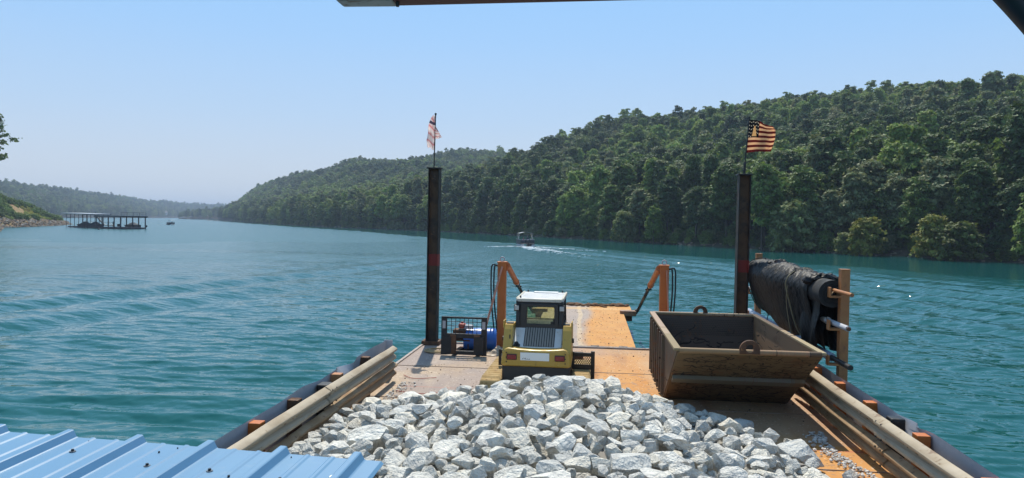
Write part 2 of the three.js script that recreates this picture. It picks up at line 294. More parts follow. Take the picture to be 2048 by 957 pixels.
shoreTree('golden topped bush at the waterline right of the drooping yellow green bush', 6, golden, 50.2, .3, -106.5, .8, 1.25, 1, 'shore_bush');
shoreTree('dull green spreading bush beside the golden topped bush', 6, leafMat(.14, .17, .04, .5), 52.2, .2, -103.8, .95, .9, 2, 'shore_bush');
shoreTree('bright yellow green tree on the waterline at the right edge of the view', 5, fresh, 58, .2, -96.2, .85, 1.1, 3);
shoreTree('small light green tree overhanging the water midway between the two steel posts', 5, fresh, 16.3, .3, -158, .62, 1.25, 6);
shoreTree('second small light green bush at the waterline left of the overhanging light green tree', 6, pale, 10.6, .2, -167.3, .9, 1.3, 6, 'shore_bush');
{ // brush that fills the foot of the wood
  const r = rng(515), list = []; for (let i = 0; i < 1500; i++) { const t = 70 + r() * 800, s = .6 + 7 * r() * r(), [x, z] = hillA.at(t, s); list.push({ x, z, y: hillA.hgt(t, s) - .3, sc: .22 + .5 * r() * r(), sy: .7 + .5 * r(), rot: r() * 6.28, tint: Math.floor(r() * 5) }); }
  tag(instances('shore_brush', KINDS[6].crown, whiteLeaf, list, scene, tintOf), 'low green brush along the foot of the wooded hill at the waterline', 'brush');
}
{ // stones and fallen logs along the waterline
  const r = rng(404), g = [], rocks = new THREE.IcosahedronGeometry(1, 1);
  const rg = rocks.clone(), p = rg.attributes.position; for (let i = 0; i < p.count; i++) { const k = .7 + .5 * noise(p.getX(i) * 2 + 5, p.getY(i) * 2 + 5, p.getZ(i) * 2 + 5); p.setXYZ(i, p.getX(i) * k, p.getY(i) * k * .6, p.getZ(i) * k); } rg.computeVertexNormals();
  const list = []; for (let i = 0; i < 900; i++) { const t = 70 + r() * 560, s = r() * 1.6 - .4, [x, z] = hillA.at(t, s); list.push({ x, z, y: hillA.hgt(t, s) + .02, sc: .12 + .4 * r() * r(), sy: .8, rot: r() * 6 }); }
  const im = instances('shore_stones', rg, plain(1, 1, 1, .9), list, scene, () => { const k = .6 + .7 * r(); return lin(.24 * k, .19 * k, .14 * k); }); tag(im, 'brown stones strewn along the waterline below the forest', 'stones');
  for (const [t, s, l, a] of [[150, 1, 5, .5], [163, .6, 4, -.7], [186, 1, 6, .3], [139, 1.2, 4, 1.1]]) { const [x, z] = hillA.at(t, s), dx = Math.cos(a) * l / 2, dz = Math.sin(a) * l / 2; g.push(rod([x - dx, .25, z - dz], [x + dx, .75, z + dz], .13, .08, 7)); }
  g.forEach((q, i) => tag(mesh('fallen_log', q, plain(.2, .16, .11, .9)), 'weathered fallen log lying across the stones at the forest waterline', 'log', 'fallen logs at the waterline'));
}

// ---------------------------------------------------------------- left bank: bushes, riprap, clay, the tree at the frame's edge
{
  const r = rng(818), bush = crown({ h: 2, r: 1.15, base: .1, lobes: 8, leaves: 420, size: .42, prof: low, seed: 301 }), list = [], weeds = [];
  for (let i = 0; i < 2600; i++) {
    const t = 60 + r() * (bank.len - 66), s = 3.6 + r() * 27, [x, z] = bank.at(t, s), c = fbm(t / 9, s / 5, 6, 3);
    if (Math.hypot((t - 262) / 9, (s - 12) / 4) < 1) continue;                      // the bare clay patch
    const tall = fbm(t / 16 + 4, s / 8, 8, 2) > .52 || s > 16;
    list.push({ x, z, y: bank.hgt(t, s) - .25, sc: (tall ? .75 : .42) * (.6 + .8 * r()), sy: tall ? 1.05 : .8, rot: r() * 6.28, tint: tall ? (c > .5 ? 0 : 4) : c > .47 ? 2 : 1, c });
  }
  const B6 = [[.12, .20, .04], [.24, .32, .06], [.36, .36, .08], [.1, .1, .04], [.09, .15, .04]];
  tag(instances('bank_bushes', bush, whiteLeaf, list, scene, (f) => { const c = B6[f.tint], k = .8 + .45 * r(); return lin(c[0] * k, c[1] * k, c[2] * k); }), 'green bushes and weeds covering the slope of the left bank', 'bushes');
  const st = new THREE.IcosahedronGeometry(1, 1), p = st.attributes.position; for (let i = 0; i < p.count; i++) { const k = .75 + .5 * noise(p.getX(i) * 1.7 + 5, p.getY(i) * 1.7 + 5, p.getZ(i) * 1.7 + 5); p.setXYZ(i, p.getX(i) * k, p.getY(i) * k * .7, p.getZ(i) * k); } st.computeVertexNormals();
  const rocks = []; for (let i = 0; i < 3800; i++) { const t = 60 + r() * (bank.len - 60), s = -1 + r() * 7.5, [x, z] = bank.at(t, s); rocks.push({ x, z, y: bank.hgt(t, s) * .9 + .05, sc: .22 + .42 * r(), sy: 1, rot: r() * 6.28 }); }
  tag(instances('bank_riprap', st, plain(1, 1, 1, .9), rocks, scene, () => { const k = .2 + .45 * r(), w = r(); return w < .3 ? lin(.36 * k, .34 * k, .31 * k) : w < .7 ? lin(.34 * k, .23 * k, .13 * k) : lin(.13 * k, .09 * k, .06 * k); }), 'tan and grey riprap stones along the foot of the left bank', 'stones');
  const o = thing('bank_tree', 'dark leafy tree whose branches reach in at the left edge of the view', 'tree', [-145.2, 6.5, -152]);
  const cg = crown({ h: 24.5, r: 8.6, base: 9.5, lobes: 24, leaves: 4200, size: .62, prof: round, seed: 333, lr: .2, per: 12, spray: .8 }); mesh('crown', cg, TINTS[0][1], o, true); mesh('trunk', trunk(21, .4, 12, 9), matTrunk, o, true);
}

// ---------------------------------------------------------------- water
const boatAt = [-11.6, -126], trackDir = [.19, .982];                     // the boat and the way its wake runs back from it
const CALM = [[-700, -1150], [-332, -609], [-132, -314], [-89, -257], [-36, -168], [-18.4, -145], [-4.6, -131], [8.8, -106], [19.9, -91], [30.2, -79], [37.4, -66], [60, -40], [110, 30]];
function calmSide(x, z) { // >0 on the shore side of the wake's outer line
  let best = 1e9, sg = 1;
  for (let i = 1; i < CALM.length; i++) { const [ax, az] = CALM[i - 1], [bx, bz] = CALM[i], dx = bx - ax, dz = bz - az, l2 = dx * dx + dz * dz, t = clamp(((x - ax) * dx + (z - az) * dz) / l2), d = Math.hypot(x - ax - dx * t, z - az - dz * t); if (d < best) { best = d; sg = (x - ax) * dz - (z - az) * dx > 0 ? 1 : -1; } }
  return best * sg;
}
const WAVES = (() => { const r = rng(2024), a = []; for (let i = 0; i < 60; i++) { const lam = i < 8 ? 1.8 + 2.6 * r() : .27 * Math.pow(5.2, Math.pow(r(), 1.15)), th = (r() + r() - 1) * .5 - .06, k = 2 * Math.PI / lam; a.push([k * Math.sin(th), k * Math.cos(th), lam, lam * (i < 8 ? .0032 : .0056), r() * 6.28]); } return a; })();
function waterHeight(x, z, step) {
  const calm = calmSide(x, z), amp = lerp(1, .25, sstep(-1.5, 3, calm)) * (.55 + .9 * fbm(x / 17 + 40, z / 23 + 40, 3, 3));
  const wx = x + 1.2 * noise(x / 7, z / 7, 7), wz = z + 1.2 * noise(x / 7 + 31, z / 7, 7);
  let y = 0;
  for (const [kx, kz, lam, a, ph] of WAVES) { const f = clamp((lam / step - 1.7) / 1.8); if (f > 0) y += a * f * amp * Math.sin(kx * wx + kz * wz + ph); }
  // the boat's wake: two arms of slanting swell
  const bx = x - boatAt[0], bz = z - boatAt[1], s = bx * trackDir[0] + bz * trackDir[1], v = bx * trackDir[1] - bz * trackDir[0];
  if (s > 0 && step < 4) {
    const side = v > 0 ? 1 : -1, g = side > 0 ? 15 * R : 25 * R, ratio = Math.abs(v) / (s + 4), env = Math.exp(-Math.pow((ratio - (side > 0 ? .24 : .335)) / (side > 0 ? .17 : .075), 2)) * sstep(8, 30, s);
    const lam = side > 0 ? 4.6 : 6.2, ph = 2 * Math.PI / lam * (Math.abs(v) * Math.cos(g) - s * Math.sin(g));
    y += (side > 0 ? .17 : .14) * env * (.7 + .6 * noise(x / 14, z / 14, 3)) * (Math.sin(ph + .8 * noise(x / 10, z / 10, 2)) + (side > 0 ? .55 : .3) * Math.sin(2 * ph + 1 + 2 * noise(x / 20, z / 20, 8)));
    y += .06 * Math.exp(-Math.pow(v / (3 + s * .1), 2)) * Math.exp(-s / 45) * Math.sin(2 * Math.PI / 3.4 * s);
  }
  return y;
}
{
  const az = [], rr = [];
  for (let a = -180; a < 180; a += (a > -52 && a < 40) ? .155 : 4) az.push(a * R); az.push(Math.PI);
  for (let d = 3; d < 7000;) { rr.push(d); d += Math.max(.075, d * d / 3195 * .5); if (d > 900) d *= 1.12; }
  const nu = az.length - 1, nv = rr.length - 1, pos = new Float32Array((nu + 1) * (nv + 1) * 3), uv = new Float32Array((nu + 1) * (nv + 1) * 2);
  const calmAt = new Float32Array((nu + 1) * (nv + 1));
  for (let j = 0, o = 0; j <= nv; j++) for (let i = 0; i <= nu; i++, o++) {
    const x = Math.sin(az[i]) * rr[j], z = -Math.cos(az[i]) * rr[j], step = Math.max((rr[Math.min(nv, j + 1)] - rr[j]), rr[j] * .0027), dense = az[i] > -52.2 * R && az[i] < 40.2 * R;
    const y = dense && rr[j] < 420 ? waterHeight(x, z, step) : 0; calmAt[o] = dense ? calmSide(x, z) + (noise(x / 3, z / 3) - .5) * 2 : -1;
    pos.set([x, y, z], o * 3); uv.set([x / 6.5, -z / 6.5], o * 2);
  }
  const A = [], B = [], F = [[], [], []];
  for (let j = 0; j < nv; j++) for (let i = 0; i < nu; i++) { const a = j * (nu + 1) + i, b = a + 1, c = a + nu + 1, d = c + 1, calm = calmAt[a] > 0, d2 = rr[j] * (.6 + .8 * noise(pos[a * 3] / 26, pos[a * 3 + 2] / 11, 5)); (calm ? B : d2 > 140 ? F[2] : d2 > 80 ? F[1] : d2 > 46 ? F[0] : A).push(a, b, d, a, d, c); }
  const g = new THREE.BufferGeometry(); g.setAttribute('position', new THREE.BufferAttribute(pos, 3)); g.setAttribute('uv', new THREE.BufferAttribute(uv, 2)); g.setIndex([...[A, B, ...F].reduce((p, q) => { for (const v of q) p.push(v); return p; }, [])]); g.computeVertexNormals();
  g.addGroup(0, A.length, 0); g.addGroup(A.length, B.length, 1); { let o = A.length + B.length; F.forEach((l, i) => { g.addGroup(o, l.length, i + 2); o += l.length; }); }
  // ripples: a tile of many small waves that repeats without a seam
  const T = 6.5, N = 1024, r = rng(99), W = [];
  for (let i = 0; i < 70; i++) { const lam = .14 * Math.pow(9, r()), th = (r() + r() - 1) * 1.25 + .1, kx = Math.round(T / lam * Math.sin(th)), ky = Math.round(T / lam * Math.cos(th)); if (!kx && !ky) continue; W.push([kx * 2 * Math.PI / T, ky * 2 * Math.PI / T, r() * 6.28, .042]); }
  const sx = new Float32Array(N * N), sy = new Float32Array(N * N);
  for (const [kx, ky, ph, sl] of W) {
    const k = Math.hypot(kx, ky), ax = sl * kx / k, ay = sl * ky / k, cx = [], cs = [];
    for (let x = 0; x < N; x++) { cx[x] = Math.cos(kx * x * T / N + ph); cs[x] = Math.sin(kx * x * T / N + ph); }
    for (let y = 0; y < N; y++) { const c = Math.cos(ky * y * T / N), s = Math.sin(ky * y * T / N), o = y * N; for (let x = 0; x < N; x++) { const v = cx[x] * c - cs[x] * s; sx[o + x] += ax * v; sy[o + x] += ay * v; } }
  }
  const nm = pixelTex(N, N, (x, y) => { const a = -sx[y * N + x], b = -sy[y * N + x], l = Math.hypot(a, b, 1); return [.5 + .5 * a / l, .5 + .5 * b / l, .5 + .5 / l]; }, false);
  const wm = (k, rough) => new THREE.MeshPhysicalMaterial({ color: lin(.006, .080, .080), roughness: rough, ior: 1.333, normalMap: nm, normalScale: new THREE.Vector2(k, k) });
  const m = new THREE.Mesh(g, [wm(.36, .05), wm(.14, .07), wm(.40, .12), wm(.40, .18), wm(.40, .24)]); m.name = 'water'; m.userData.kind = 'structure'; m.receiveShadow = true; scene.add(m);
  const bed = mesh('lake_bed', new THREE.CircleGeometry(7000, 48).rotateX(-Math.PI / 2).translate(0, -4, 0), plain(.05, .07, .05, 1)); bed.userData.kind = 'structure';
}
// white foam of the boat's wake and of the water stirred at the barge's side
function foam(name, label, pts, seed) {
  const r = rng(seed), g = [];
  for (const [x, z, w, d, n, c] of pts) for (let i = 0; i < n; i++) {
    const a = x + (r() - .5) * w, b = z + (r() - .5) * d, s = c * (.4 + .9 * r()), k = 7, ps = []; for (let j = 0; j < k; j++) { const t = j / k * 6.283, q = s * (.55 + .6 * r()); ps.push([Math.cos(t) * q * 1.5, Math.sin(t) * q]); }
    const f = prism(ps, .02 + s * .12); f.rotateX(-Math.PI / 2); f.translate(a, waterHeight(a, b, .3) + .01, b); g.push(f);
  }
  const m = mesh(name, g, plain(.8, .84, .84, .8)); m.userData.kind = 'stuff'; tag(m, label, 'foam');
}

// ---------------------------------------------------------------- barge
const DK = 0.9;                                                          // deck height above the water
const Z0 = -20.3, Z1 = -3.2, HX = 4.75;
const deckTex = (x0, z0, w, d, W, H, f) => pixelTex(W, H, (px, py) => f(x0 + px / W * w, z0 + py / H * d, px, py));
function deckColor(x, z, px, py) { // grey steel under tan dust, orange clay tracked along the loading lane, red paint lines
  const n1 = fbm(x * .9 + 10, z * .6 + 10, 1, 5), n2 = fbm(x * 4 + 3, z * 2.2 + 5, 2, 4), n3 = fbm(x * 13, z * 13, 3, 3), str = fbm(x * 2.2, z * .35, 4, 4);
  let c = mix3([.245, .195, .17], [.31, .235, .19], n2); c = mix3(c, [.36, .25, .155], sstep(.42, .66, n1) * .8);
  const edge = .35 * (n1 - .5) + .25 * (n2 - .5);
  let lane = sstep(-.75, -.1, x + edge) * (1 - .35 * sstep(1.25, 1.8, x + edge));
  if (z > -12) lane = sstep(-1.5, 0, x + edge);
  const near = sstep(-19.8, -18.6, z + edge);
  const clay = mix3(mix3([.45, .185, .033], [.52, .26, .07], n2), [.30, .115, .024], sstep(.5, .72, str) * .7);
  lane *= .35 + .65 * clamp(near + .3); c = mix3(c, clay, clamp(lane * (.86 + .5 * (n1 - .4))));
  const streak = sstep(.56, .7, fbm(x * 1.4 + 8, z * .22, 6, 4)); c = mix3(c, [.50, .40, .28], streak * .35 * (1 - lane * .5));
  c = mix3(c, [.19, .14, .12], sstep(.62, .75, n3 * .6 + n1 * .4) * .55);
  c = mix3(c, [.42, .10, .06], (sstep(.05, .02, Math.abs(z + 11.75 + .05 * (n1 - .5))) * sstep(.35, .6, n3 + .15) + sstep(.035, .015, Math.abs(z + 14.9)) * .5 * sstep(-2.5, -3, x)) * .75);
  const sp = h3(Math.floor(x * 46), Math.floor(z * 46), 5); if (sp > .965) c = mix3(c, sp > .985 ? [.10, .06, .035] : [.6, .5, .4], .7);
  return S3(c);
}
const barge = thing('work_barge', 'flat steel work barge with a rusty clay stained deck carrying rock and machines', 'barge', [0, 0, 0]);
{
  const hull = [box(HX * 2, 1.35, Z1 - Z0, 0, .205, (Z0 + Z1) / 2, .03)];
  mesh('hull', hull, M.rust, barge);
  const mat = new THREE.MeshStandardMaterial({ map: deckTex(-HX, Z0, HX * 2, Z1 - Z0, 704, 1280, deckColor), roughness: .8 });
  mat.bumpMap = worn(1, [.1, .1, .1], [.1, .1, .1], [.1, .1, .1], { n: 64, f: 6 }).roughnessMap; mat.bumpScale = .004;
  const g = sheet(40, 70, (u, v) => { const x = -HX + u * HX * 2, z = Z0 + v * (Z1 - Z0); return [x, DK + .006 + .012 * (fbm(x * .8, z * .8, 9, 3) - .5), z]; }); g.index.array.reverse(); g.computeVertexNormals();
  mesh('deck_plate', g, mat, barge, true);
  // raised weld beads between the plates and the coaming at the front
  mesh('coaming', [box(HX * 2, .07, .07, 0, DK + .02, Z0 + .02), box(.07, .05, Z1 - Z0, -HX + .03, DK + .015, (Z0 + Z1) / 2), box(.07, .05, Z1 - Z0, HX - .03, DK + .015, (Z0 + Z1) / 2)], worn(1, [.34, .29, .26], [.30, .22, .16], [.2, .1, .05], { seed: 41 }), barge);
  for (const z of [-17.0, -13.9, -10.8]) mesh('weld_seam', box(HX * 2 - .2, .012, .02, 0, DK + .012, z, .004), worn(1, [.3, .22, .17], [.24, .15, .1], [.2, .1, .05], { seed: 42, n: 64 }), barge);
}
const ramp = thing('loading_ramp', 'rust orange loading ramp hinged at the front of the barge over the water', 'ramp', [-.2, DK, Z0 - .12]);
{
  const L = 9.75, col = (x, z, px, py) => { // x across, z forward from the hinge
    const n1 = fbm(x * .9 + 30, z * .6, 1, 5), n2 = fbm(x * 4, z * 2.4, 2, 4), n3 = fbm(x * 14, z * 14, 3, 3), e = .4 * (n1 - .5);
    let c = mix3([.28, .23, .20], [.34, .27, .22], n2); c = mix3(c, [.50, .38, .24], sstep(.1, .05, Math.abs(x + .02 + z * .02 + e * .4)) * .7);
    const k = sstep(-.1, .3, x - z * .02 + e); c = mix3(c, mix3([.46, .19, .035], [.53, .27, .07], n2), k * (.88 + .4 * (n1 - .3)));
    c = mix3(c, [.56, .34, .14], sstep(.4, .2, Math.abs(z - 8.6)) * .6); c = mix3(c, [.26, .13, .05], sstep(.58, .72, n3 * .5 + n1 * .5) * .6);
    const sp = h3(Math.floor(x * 40), Math.floor(z * 40), 8); if (sp > .95) c = mix3(c, [.16, .085, .04], .7); return S3(c);
  };
  const mat = new THREE.MeshStandardMaterial({ map: deckTex(-2.2, 0, 4.4, 10, 320, 736, col), roughness: .85 });
  const top = sheet(24, 50, (u, v) => { const z = v * L, w = z > 7.55 ? 1.92 : 1.55, x = lerp(-w, w, u); return [x, .05 + v * .04 + .012 * (fbm(x, z, 3, 3) - .5), -z]; });
  const uv = top.attributes.uv, p = top.attributes.position; for (let i = 0; i < uv.count; i++) uv.setXY(i, (p.getX(i) + 2.2) / 4.4, -p.getZ(i) / 10);
  mesh('ramp_plate', top, mat, ramp, true);
  mesh('ramp_frame', [box(3.06, .3, 7.5, 0, -.115, -3.8, .02), box(3.8, .3, 2.15, 0, -.1, -8.66, .02)], M.rust, ramp);
  mesh('hinge', [rod([-1.5, .02, .02], [1.5, .02, .02], .035), ...[-1.2, -.4, .4, 1.2].map((x) => rod([x - .12, .02, .02], [x + .12, .02, .02], .055))], M.blackSteel, ramp);
  for (const s of [-1, 1]) { mesh('lift_arm', box(.62, .2, .34, s * 1.72, .1, -7.35, .02), worn(1, [.28, .14, .07], [.20, .1, .05], [.12, .06, .03], { seed: 51 + s }), ramp); mesh('lift_eye', [box(.05, .2, .22, s * 2.05, .17, -7.35, .02), rod([s * 1.98, .2, -7.35], [s * 2.12, .2, -7.35], .06)], M.blackSteel, ramp); }
  const r = rng(33), lumps = []; for (let i = 0; i < 240; i++) { const g = new THREE.IcosahedronGeometry(.025 + .085 * r() * r(), 1), x = (r() * 2 - 1) * 1.85; g.scale(1.7, .75, 1); g.translate(x, .1 + .05 * r(), -L + .02 + (r() * r()) * .75 * (x > -.9 && x < 1 ? 1 : .35)); lumps.push(g); }
  const d = mesh('dirt_ridge', lumps, plain(.15, .075, .035, .95), ramp); d.userData.kind = 'stuff';
}

// ---------------------------------------------------------------- guard rails: two corrugated beams, posts, a plate outside
const WPROF = [[.02, 0], [.03, .004], [.082, .043], [.09, .056], [.09, .09], [.082, .105], [.03, .15], [.028, .172], [.103, .222], [.115, .238], [.115, .262], [.104, .276], [.025, .322], [.01, .325]];
function wBeam(x, sgn, y0, za, zb, seed, cut = 0) { // sgn: +1 faces +x
  const n = Math.ceil(Math.abs(za - zb) / .14), m = WPROF.length - 1, dent = (z) => .045 * (noise(z * .45, seed, 1) - .5) + .012 * (noise(z * 2.1, seed, 2) - .5), lift = (z) => .022 * (noise(z * .4, seed, 4) - .5);
  const f = (off) => sheet(m, n, (u, v) => { const i = Math.round(u * m), z = lerp(za, zb, v), [p, q] = WPROF[i], k = 1 + .16 * (noise(z * .9, i * .3, seed) - .5); return [x + sgn * (p * k + dent(z) - off), y0 + q + lift(z) + .006 * (noise(z * 1.6, i * .4, seed + 3) - .5), z]; });
  const a = f(0), b = f(.007), edge = [];
  for (const i of [0, m]) edge.push(sheet(1, n, (u, v) => { const z = lerp(za, zb, v), [p, q] = WPROF[i], k = 1 + .16 * (noise(z * .9, i * .3, seed) - .5); return [x + sgn * (p * k + dent(z) - u * .007), y0 + q + lift(z) + .006 * (noise(z * 1.6, i * .4, seed + 3) - .5), z]; }));
  return [a, b, ...edge].map((g) => toCreasedNormals(g, .45));
}
for (const s of [-1, 1]) {
  const g = thing('guard_rail', s < 0 ? 'double tan corrugated guard rail along the left edge of the barge deck' : 'double tan corrugated guard rail along the right edge beside the steel bin', 'guard rail', [s * 4.4, 0, -10]);
  const O = (z) => z + 10, x = s * -.16 * 0;
  const cuts = s < 0 ? [-15.35, -11.3, -7.3, -3.4] : [-15.3, -10.62, -6.6, -3.4];
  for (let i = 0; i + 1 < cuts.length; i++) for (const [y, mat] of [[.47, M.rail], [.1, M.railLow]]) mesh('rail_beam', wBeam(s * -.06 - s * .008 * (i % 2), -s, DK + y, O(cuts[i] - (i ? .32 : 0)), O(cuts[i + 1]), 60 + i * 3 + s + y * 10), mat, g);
  const r = rng(70 + s), bolts = [];
  for (const z of cuts.slice(1, 3)) for (const y of [.47, .1]) for (const [dy, dz] of [[.05, .06], [.05, .25], [.27, .06], [.27, .25], [.16, .15]]) { const b = new THREE.CylinderGeometry(.016, .016, .02, 8); b.rotateZ(Math.PI / 2); b.translate(-s * (.06 + (dy === .16 ? .035 : .118)), DK + y + dy, O(z - dz)); bolts.push(b); }
  for (const b of bolts) mesh('bolt', b, M.blackSteel, g);
  const posts = s < 0 ? [[-9.15, 1], [-10.4, 0], [-12.25, 2], [-13.85, 0], [-7.2, 1], [-5.4, 1]] : [[-14.45, 1], [-11.75, 1], [-10.0, 1], [-8.3, 1], [-6.5, 1], [-13.1, 1]];
  for (const [z, k] of posts) mesh('rail_post', box(.17, .82, .17, s * .05 + (s < 0 ? -.015 : .02), DK + .41, O(z), .008), k === 1 ? M.orange : k === 2 ? M.orangePale : M.rust, g);
  if (s < 0) mesh('bracket_plate', box(.2, .62, .26, .03 - .08, DK + .48, O(-11.6), .02), M.blackSteel, g); else mesh('bracket_plate', box(.2, .62, .2, .07, DK + .52, O(-10.8), .02), M.blackSteel, g);
  // the bent galvanised strip outside the posts
  const pf = (off) => sheet(10, 110, (u, v) => { const z = lerp(-15.6, -3.4, v), cr = s > 0 ? Math.exp(-Math.pow((z + 10.55) / .35, 2)) : Math.exp(-Math.pow((z + 12.9) / .4, 2)); const wav = .05 * (noise(z * .9, 3 + s, 5) - .5) + cr * .09 * Math.sin(u * 9 + z * 6); return [s * (.15 + off + wav * (.3 + u) + .03 * Math.sin(u * 3.1)), DK - .3 + u * (1.145 + .07 * (noise(z * 1.1, 8, s + 3) - .5)) - cr * .05 * (u > .8 ? 1 : 0), O(z)]; });
  mesh('outer_plate', [pf(0), pf(.008)], M.galv, g);
  mesh('end_plate', box(.2, .9, .02, s * .1, DK + .42, O(-15.6), .004), M.galv, g);
}

// ---------------------------------------------------------------- steel posts (spuds) with flags
function spud(label, pos, H, lean, red) {
  const o = thing('steel_post', label, 'post', pos); o.rotation.z = lean;
  const mat = worn(1.8, [.035, .021, .013], [.015, .012, .010], [.11, .05, .02], { amt: .52, spots: .64, rough: .6, seed: 70 + pos[0], n: 256 });
  const lo = -2.6;
  mesh('web', box(.27, H - lo, .022, 0, (H + lo) / 2, .01, .003), worn(1.6, [.085, .044, .02], [.03, .018, .011], [.15, .07, .027], { amt: .45, spots: .66, rough: .75, seed: 72 + pos[0] }), o);
  for (const s of [-1, 1]) mesh('flange', box(.026, H - lo, .3, s * .147, (H + lo) / 2, 0, .003), mat, o);
  mesh('cap_plate', box(.40, .035, .40, 0, H + .018, 0, .005), M.blackSteel, o);
  mesh('paint_band', [box(.272, .34, .004, 0, red, .024, .001), box(.03, .34, .304, .1475, red, 0, .001)], plain(.19, .02, .012, .7), o);
  mesh('deck_collar', [box(.5, .13, .07, 0, .06, .22), box(.5, .13, .07, 0, .06, -.22), box(.07, .13, .5, .22, .06, 0), box(.07, .13, .5, -.22, .06, 0)], M.rust, o);
  return o;
}
spud('rusty steel post with a red band at the left front corner of the barge', [-4.5, DK, -20.1], 5.07, -.006, 2.45);
spud('rusty dark steel post with a red band rising behind the steel bin', [4.17, DK, -20.1], 4.95, -.004, 2.45);
function canvasTex(w, h, draw) { const c = document.createElement('canvas'); c.width = w; c.height = h; draw(c.getContext('2d'), w, h); const t = new THREE.CanvasTexture(c); t.colorSpace = THREE.SRGBColorSpace; return t; }
const cloth = (map) => new THREE.MeshPhysicalMaterial({ map, roughness: .9, transmission: .62, thickness: 0, side: THREE.DoubleSide, specularIntensity: .3 });
{ // right: striped flag with a dark canton, blown to the right
  const o = thing('flag', 'orange and maroon striped flag with a dark star canton flying above the right post', 'flag', [4.2, DK + 4.95, -20.1]);
  mesh('flag_pole', [rod([-.02, .03, 0], [.0, .38, 0], .035), rod([-.01, .2, 0], [.085, 1.56, 0], .017), rod([.085, 1.56, 0], [.087, 1.6, 0], .028)], M.blackSteel, o);
  const t = canvasTex(512, 320, (c, w, h) => {
    for (let i = 0; i < 13; i++) { c.fillStyle = i % 2 ? '#eeb282' : '#5e1a16'; c.fillRect(0, i * h / 13, w, h / 13 + 1); }
    c.fillStyle = '#0d0b12'; c.fillRect(0, 0, w * .42, h * 7 / 13);
    c.fillStyle = '#f6e3c4'; const R2 = rng(5);
    for (let k = 0; k < 26; k++) { const x = w * (.035 + .068 * (k % 6)) , y = h * (.055 + .108 * Math.floor(k / 6)) + (k % 2) * h * .02; c.beginPath(); for (let j = 0; j < 10; j++) { const q = j % 2 ? 4 : 10, b = j * .6283 - 1.57; c.lineTo(x + Math.cos(b) * q, y + Math.sin(b) * q); } c.fill(); }
    c.fillStyle = '#d9a56b'; c.beginPath(); c.moveTo(w * .14, h * .5); c.lineTo(w * .2, h * .2); c.lineTo(w * .25, h * .16); c.lineTo(w * .33, h * .5); c.fill();
  });
  const g = sheet(46, 30, (u, v) => { const y = lerp(1.52, .62, v), px = lerp(.084, .022, v), wv = Math.sin(u * 8.5 + v * 2.2) * .075 * Math.sqrt(u) + .04 * Math.sin(u * 17 - v * 5) * u, shrink = .86; const fold = v < .25 ? sstep(.35, 1, u) * (.25 - v) * .9 : 0; return [px + u * .74 * shrink + .05 * Math.sin(v * 3.1) * u - fold * .35, y - .10 * u * (1 - v) + .03 * Math.sin(u * 6) * u - fold * .5 + v * u * .05, wv + .16 * u + fold * .6]; });
  const f = mesh('flag_cloth', g, cloth(t), o, true); const uv = f.geometry.attributes.uv; for (let i = 0; i < uv.count; i++) uv.setY(i, 1 - uv.getY(i));
}
{ // left: a faded torn flag wrapped round its pole
  const o = thing('flag', 'faded pink and white torn flag wrapped round the pole on the left post', 'flag', [-4.5, DK + 5.07, -20.1]);
  mesh('flag_pole', [rod([.0, .03, 0], [.03, 1.58, 0], .017), rod([.03, 1.55, 0], [.03, 1.6, 0], .03, .03)], M.blackSteel, o);
  const t = canvasTex(256, 256, (c, w, h) => { const r = rng(8); c.fillStyle = '#e9cfc9'; c.fillRect(0, 0, w, h); for (let i = 0; i < 9; i++) { c.fillStyle = i % 2 ? '#d98f8c' : '#f0dcd4'; c.save(); c.translate(0, i * 28); c.rotate(.12); c.fillRect(-20, 0, w + 40, 15); c.restore(); } for (let i = 0; i < 26; i++) { c.fillStyle = ['#c98f86', '#f3e4dd', '#8f6f80', '#b5736f'][i % 4]; c.globalAlpha = .55; c.beginPath(); c.ellipse(r() * w, r() * h, 6 + r() * 26, 4 + r() * 10, r() * 3, 0, 6.3); c.fill(); } c.globalAlpha = 1; c.fillStyle = '#4e4556'; c.fillRect(0, h * .74, w, h * .08); });
  const main = sheet(18, 30, (u, v) => { const w = interp([[0, .05], [.12, .11], [.4, .21], [.75, .255], [1, .2]], v); return [.03 - .02 * v - u * w, 1.5 - v * .93 + .05 * u * u - .03 * Math.sin(u * 7) * v, .05 * Math.sin(u * 7 + v * 5) * (.4 + u) + .06 * Math.sin(v * 9) * u]; });
  const flap = sheet(12, 12, (u, v) => { const w = .21 * (.25 + .75 * v); return [.03 + u * w, 1.28 - .42 * v - .10 * u * (1 - v) - u * .06 + .1 * v * u, .06 * Math.sin(u * 5 + v * 3)]; });
  mesh('flag_cloth', [main, flap], cloth(t), o, true);
}

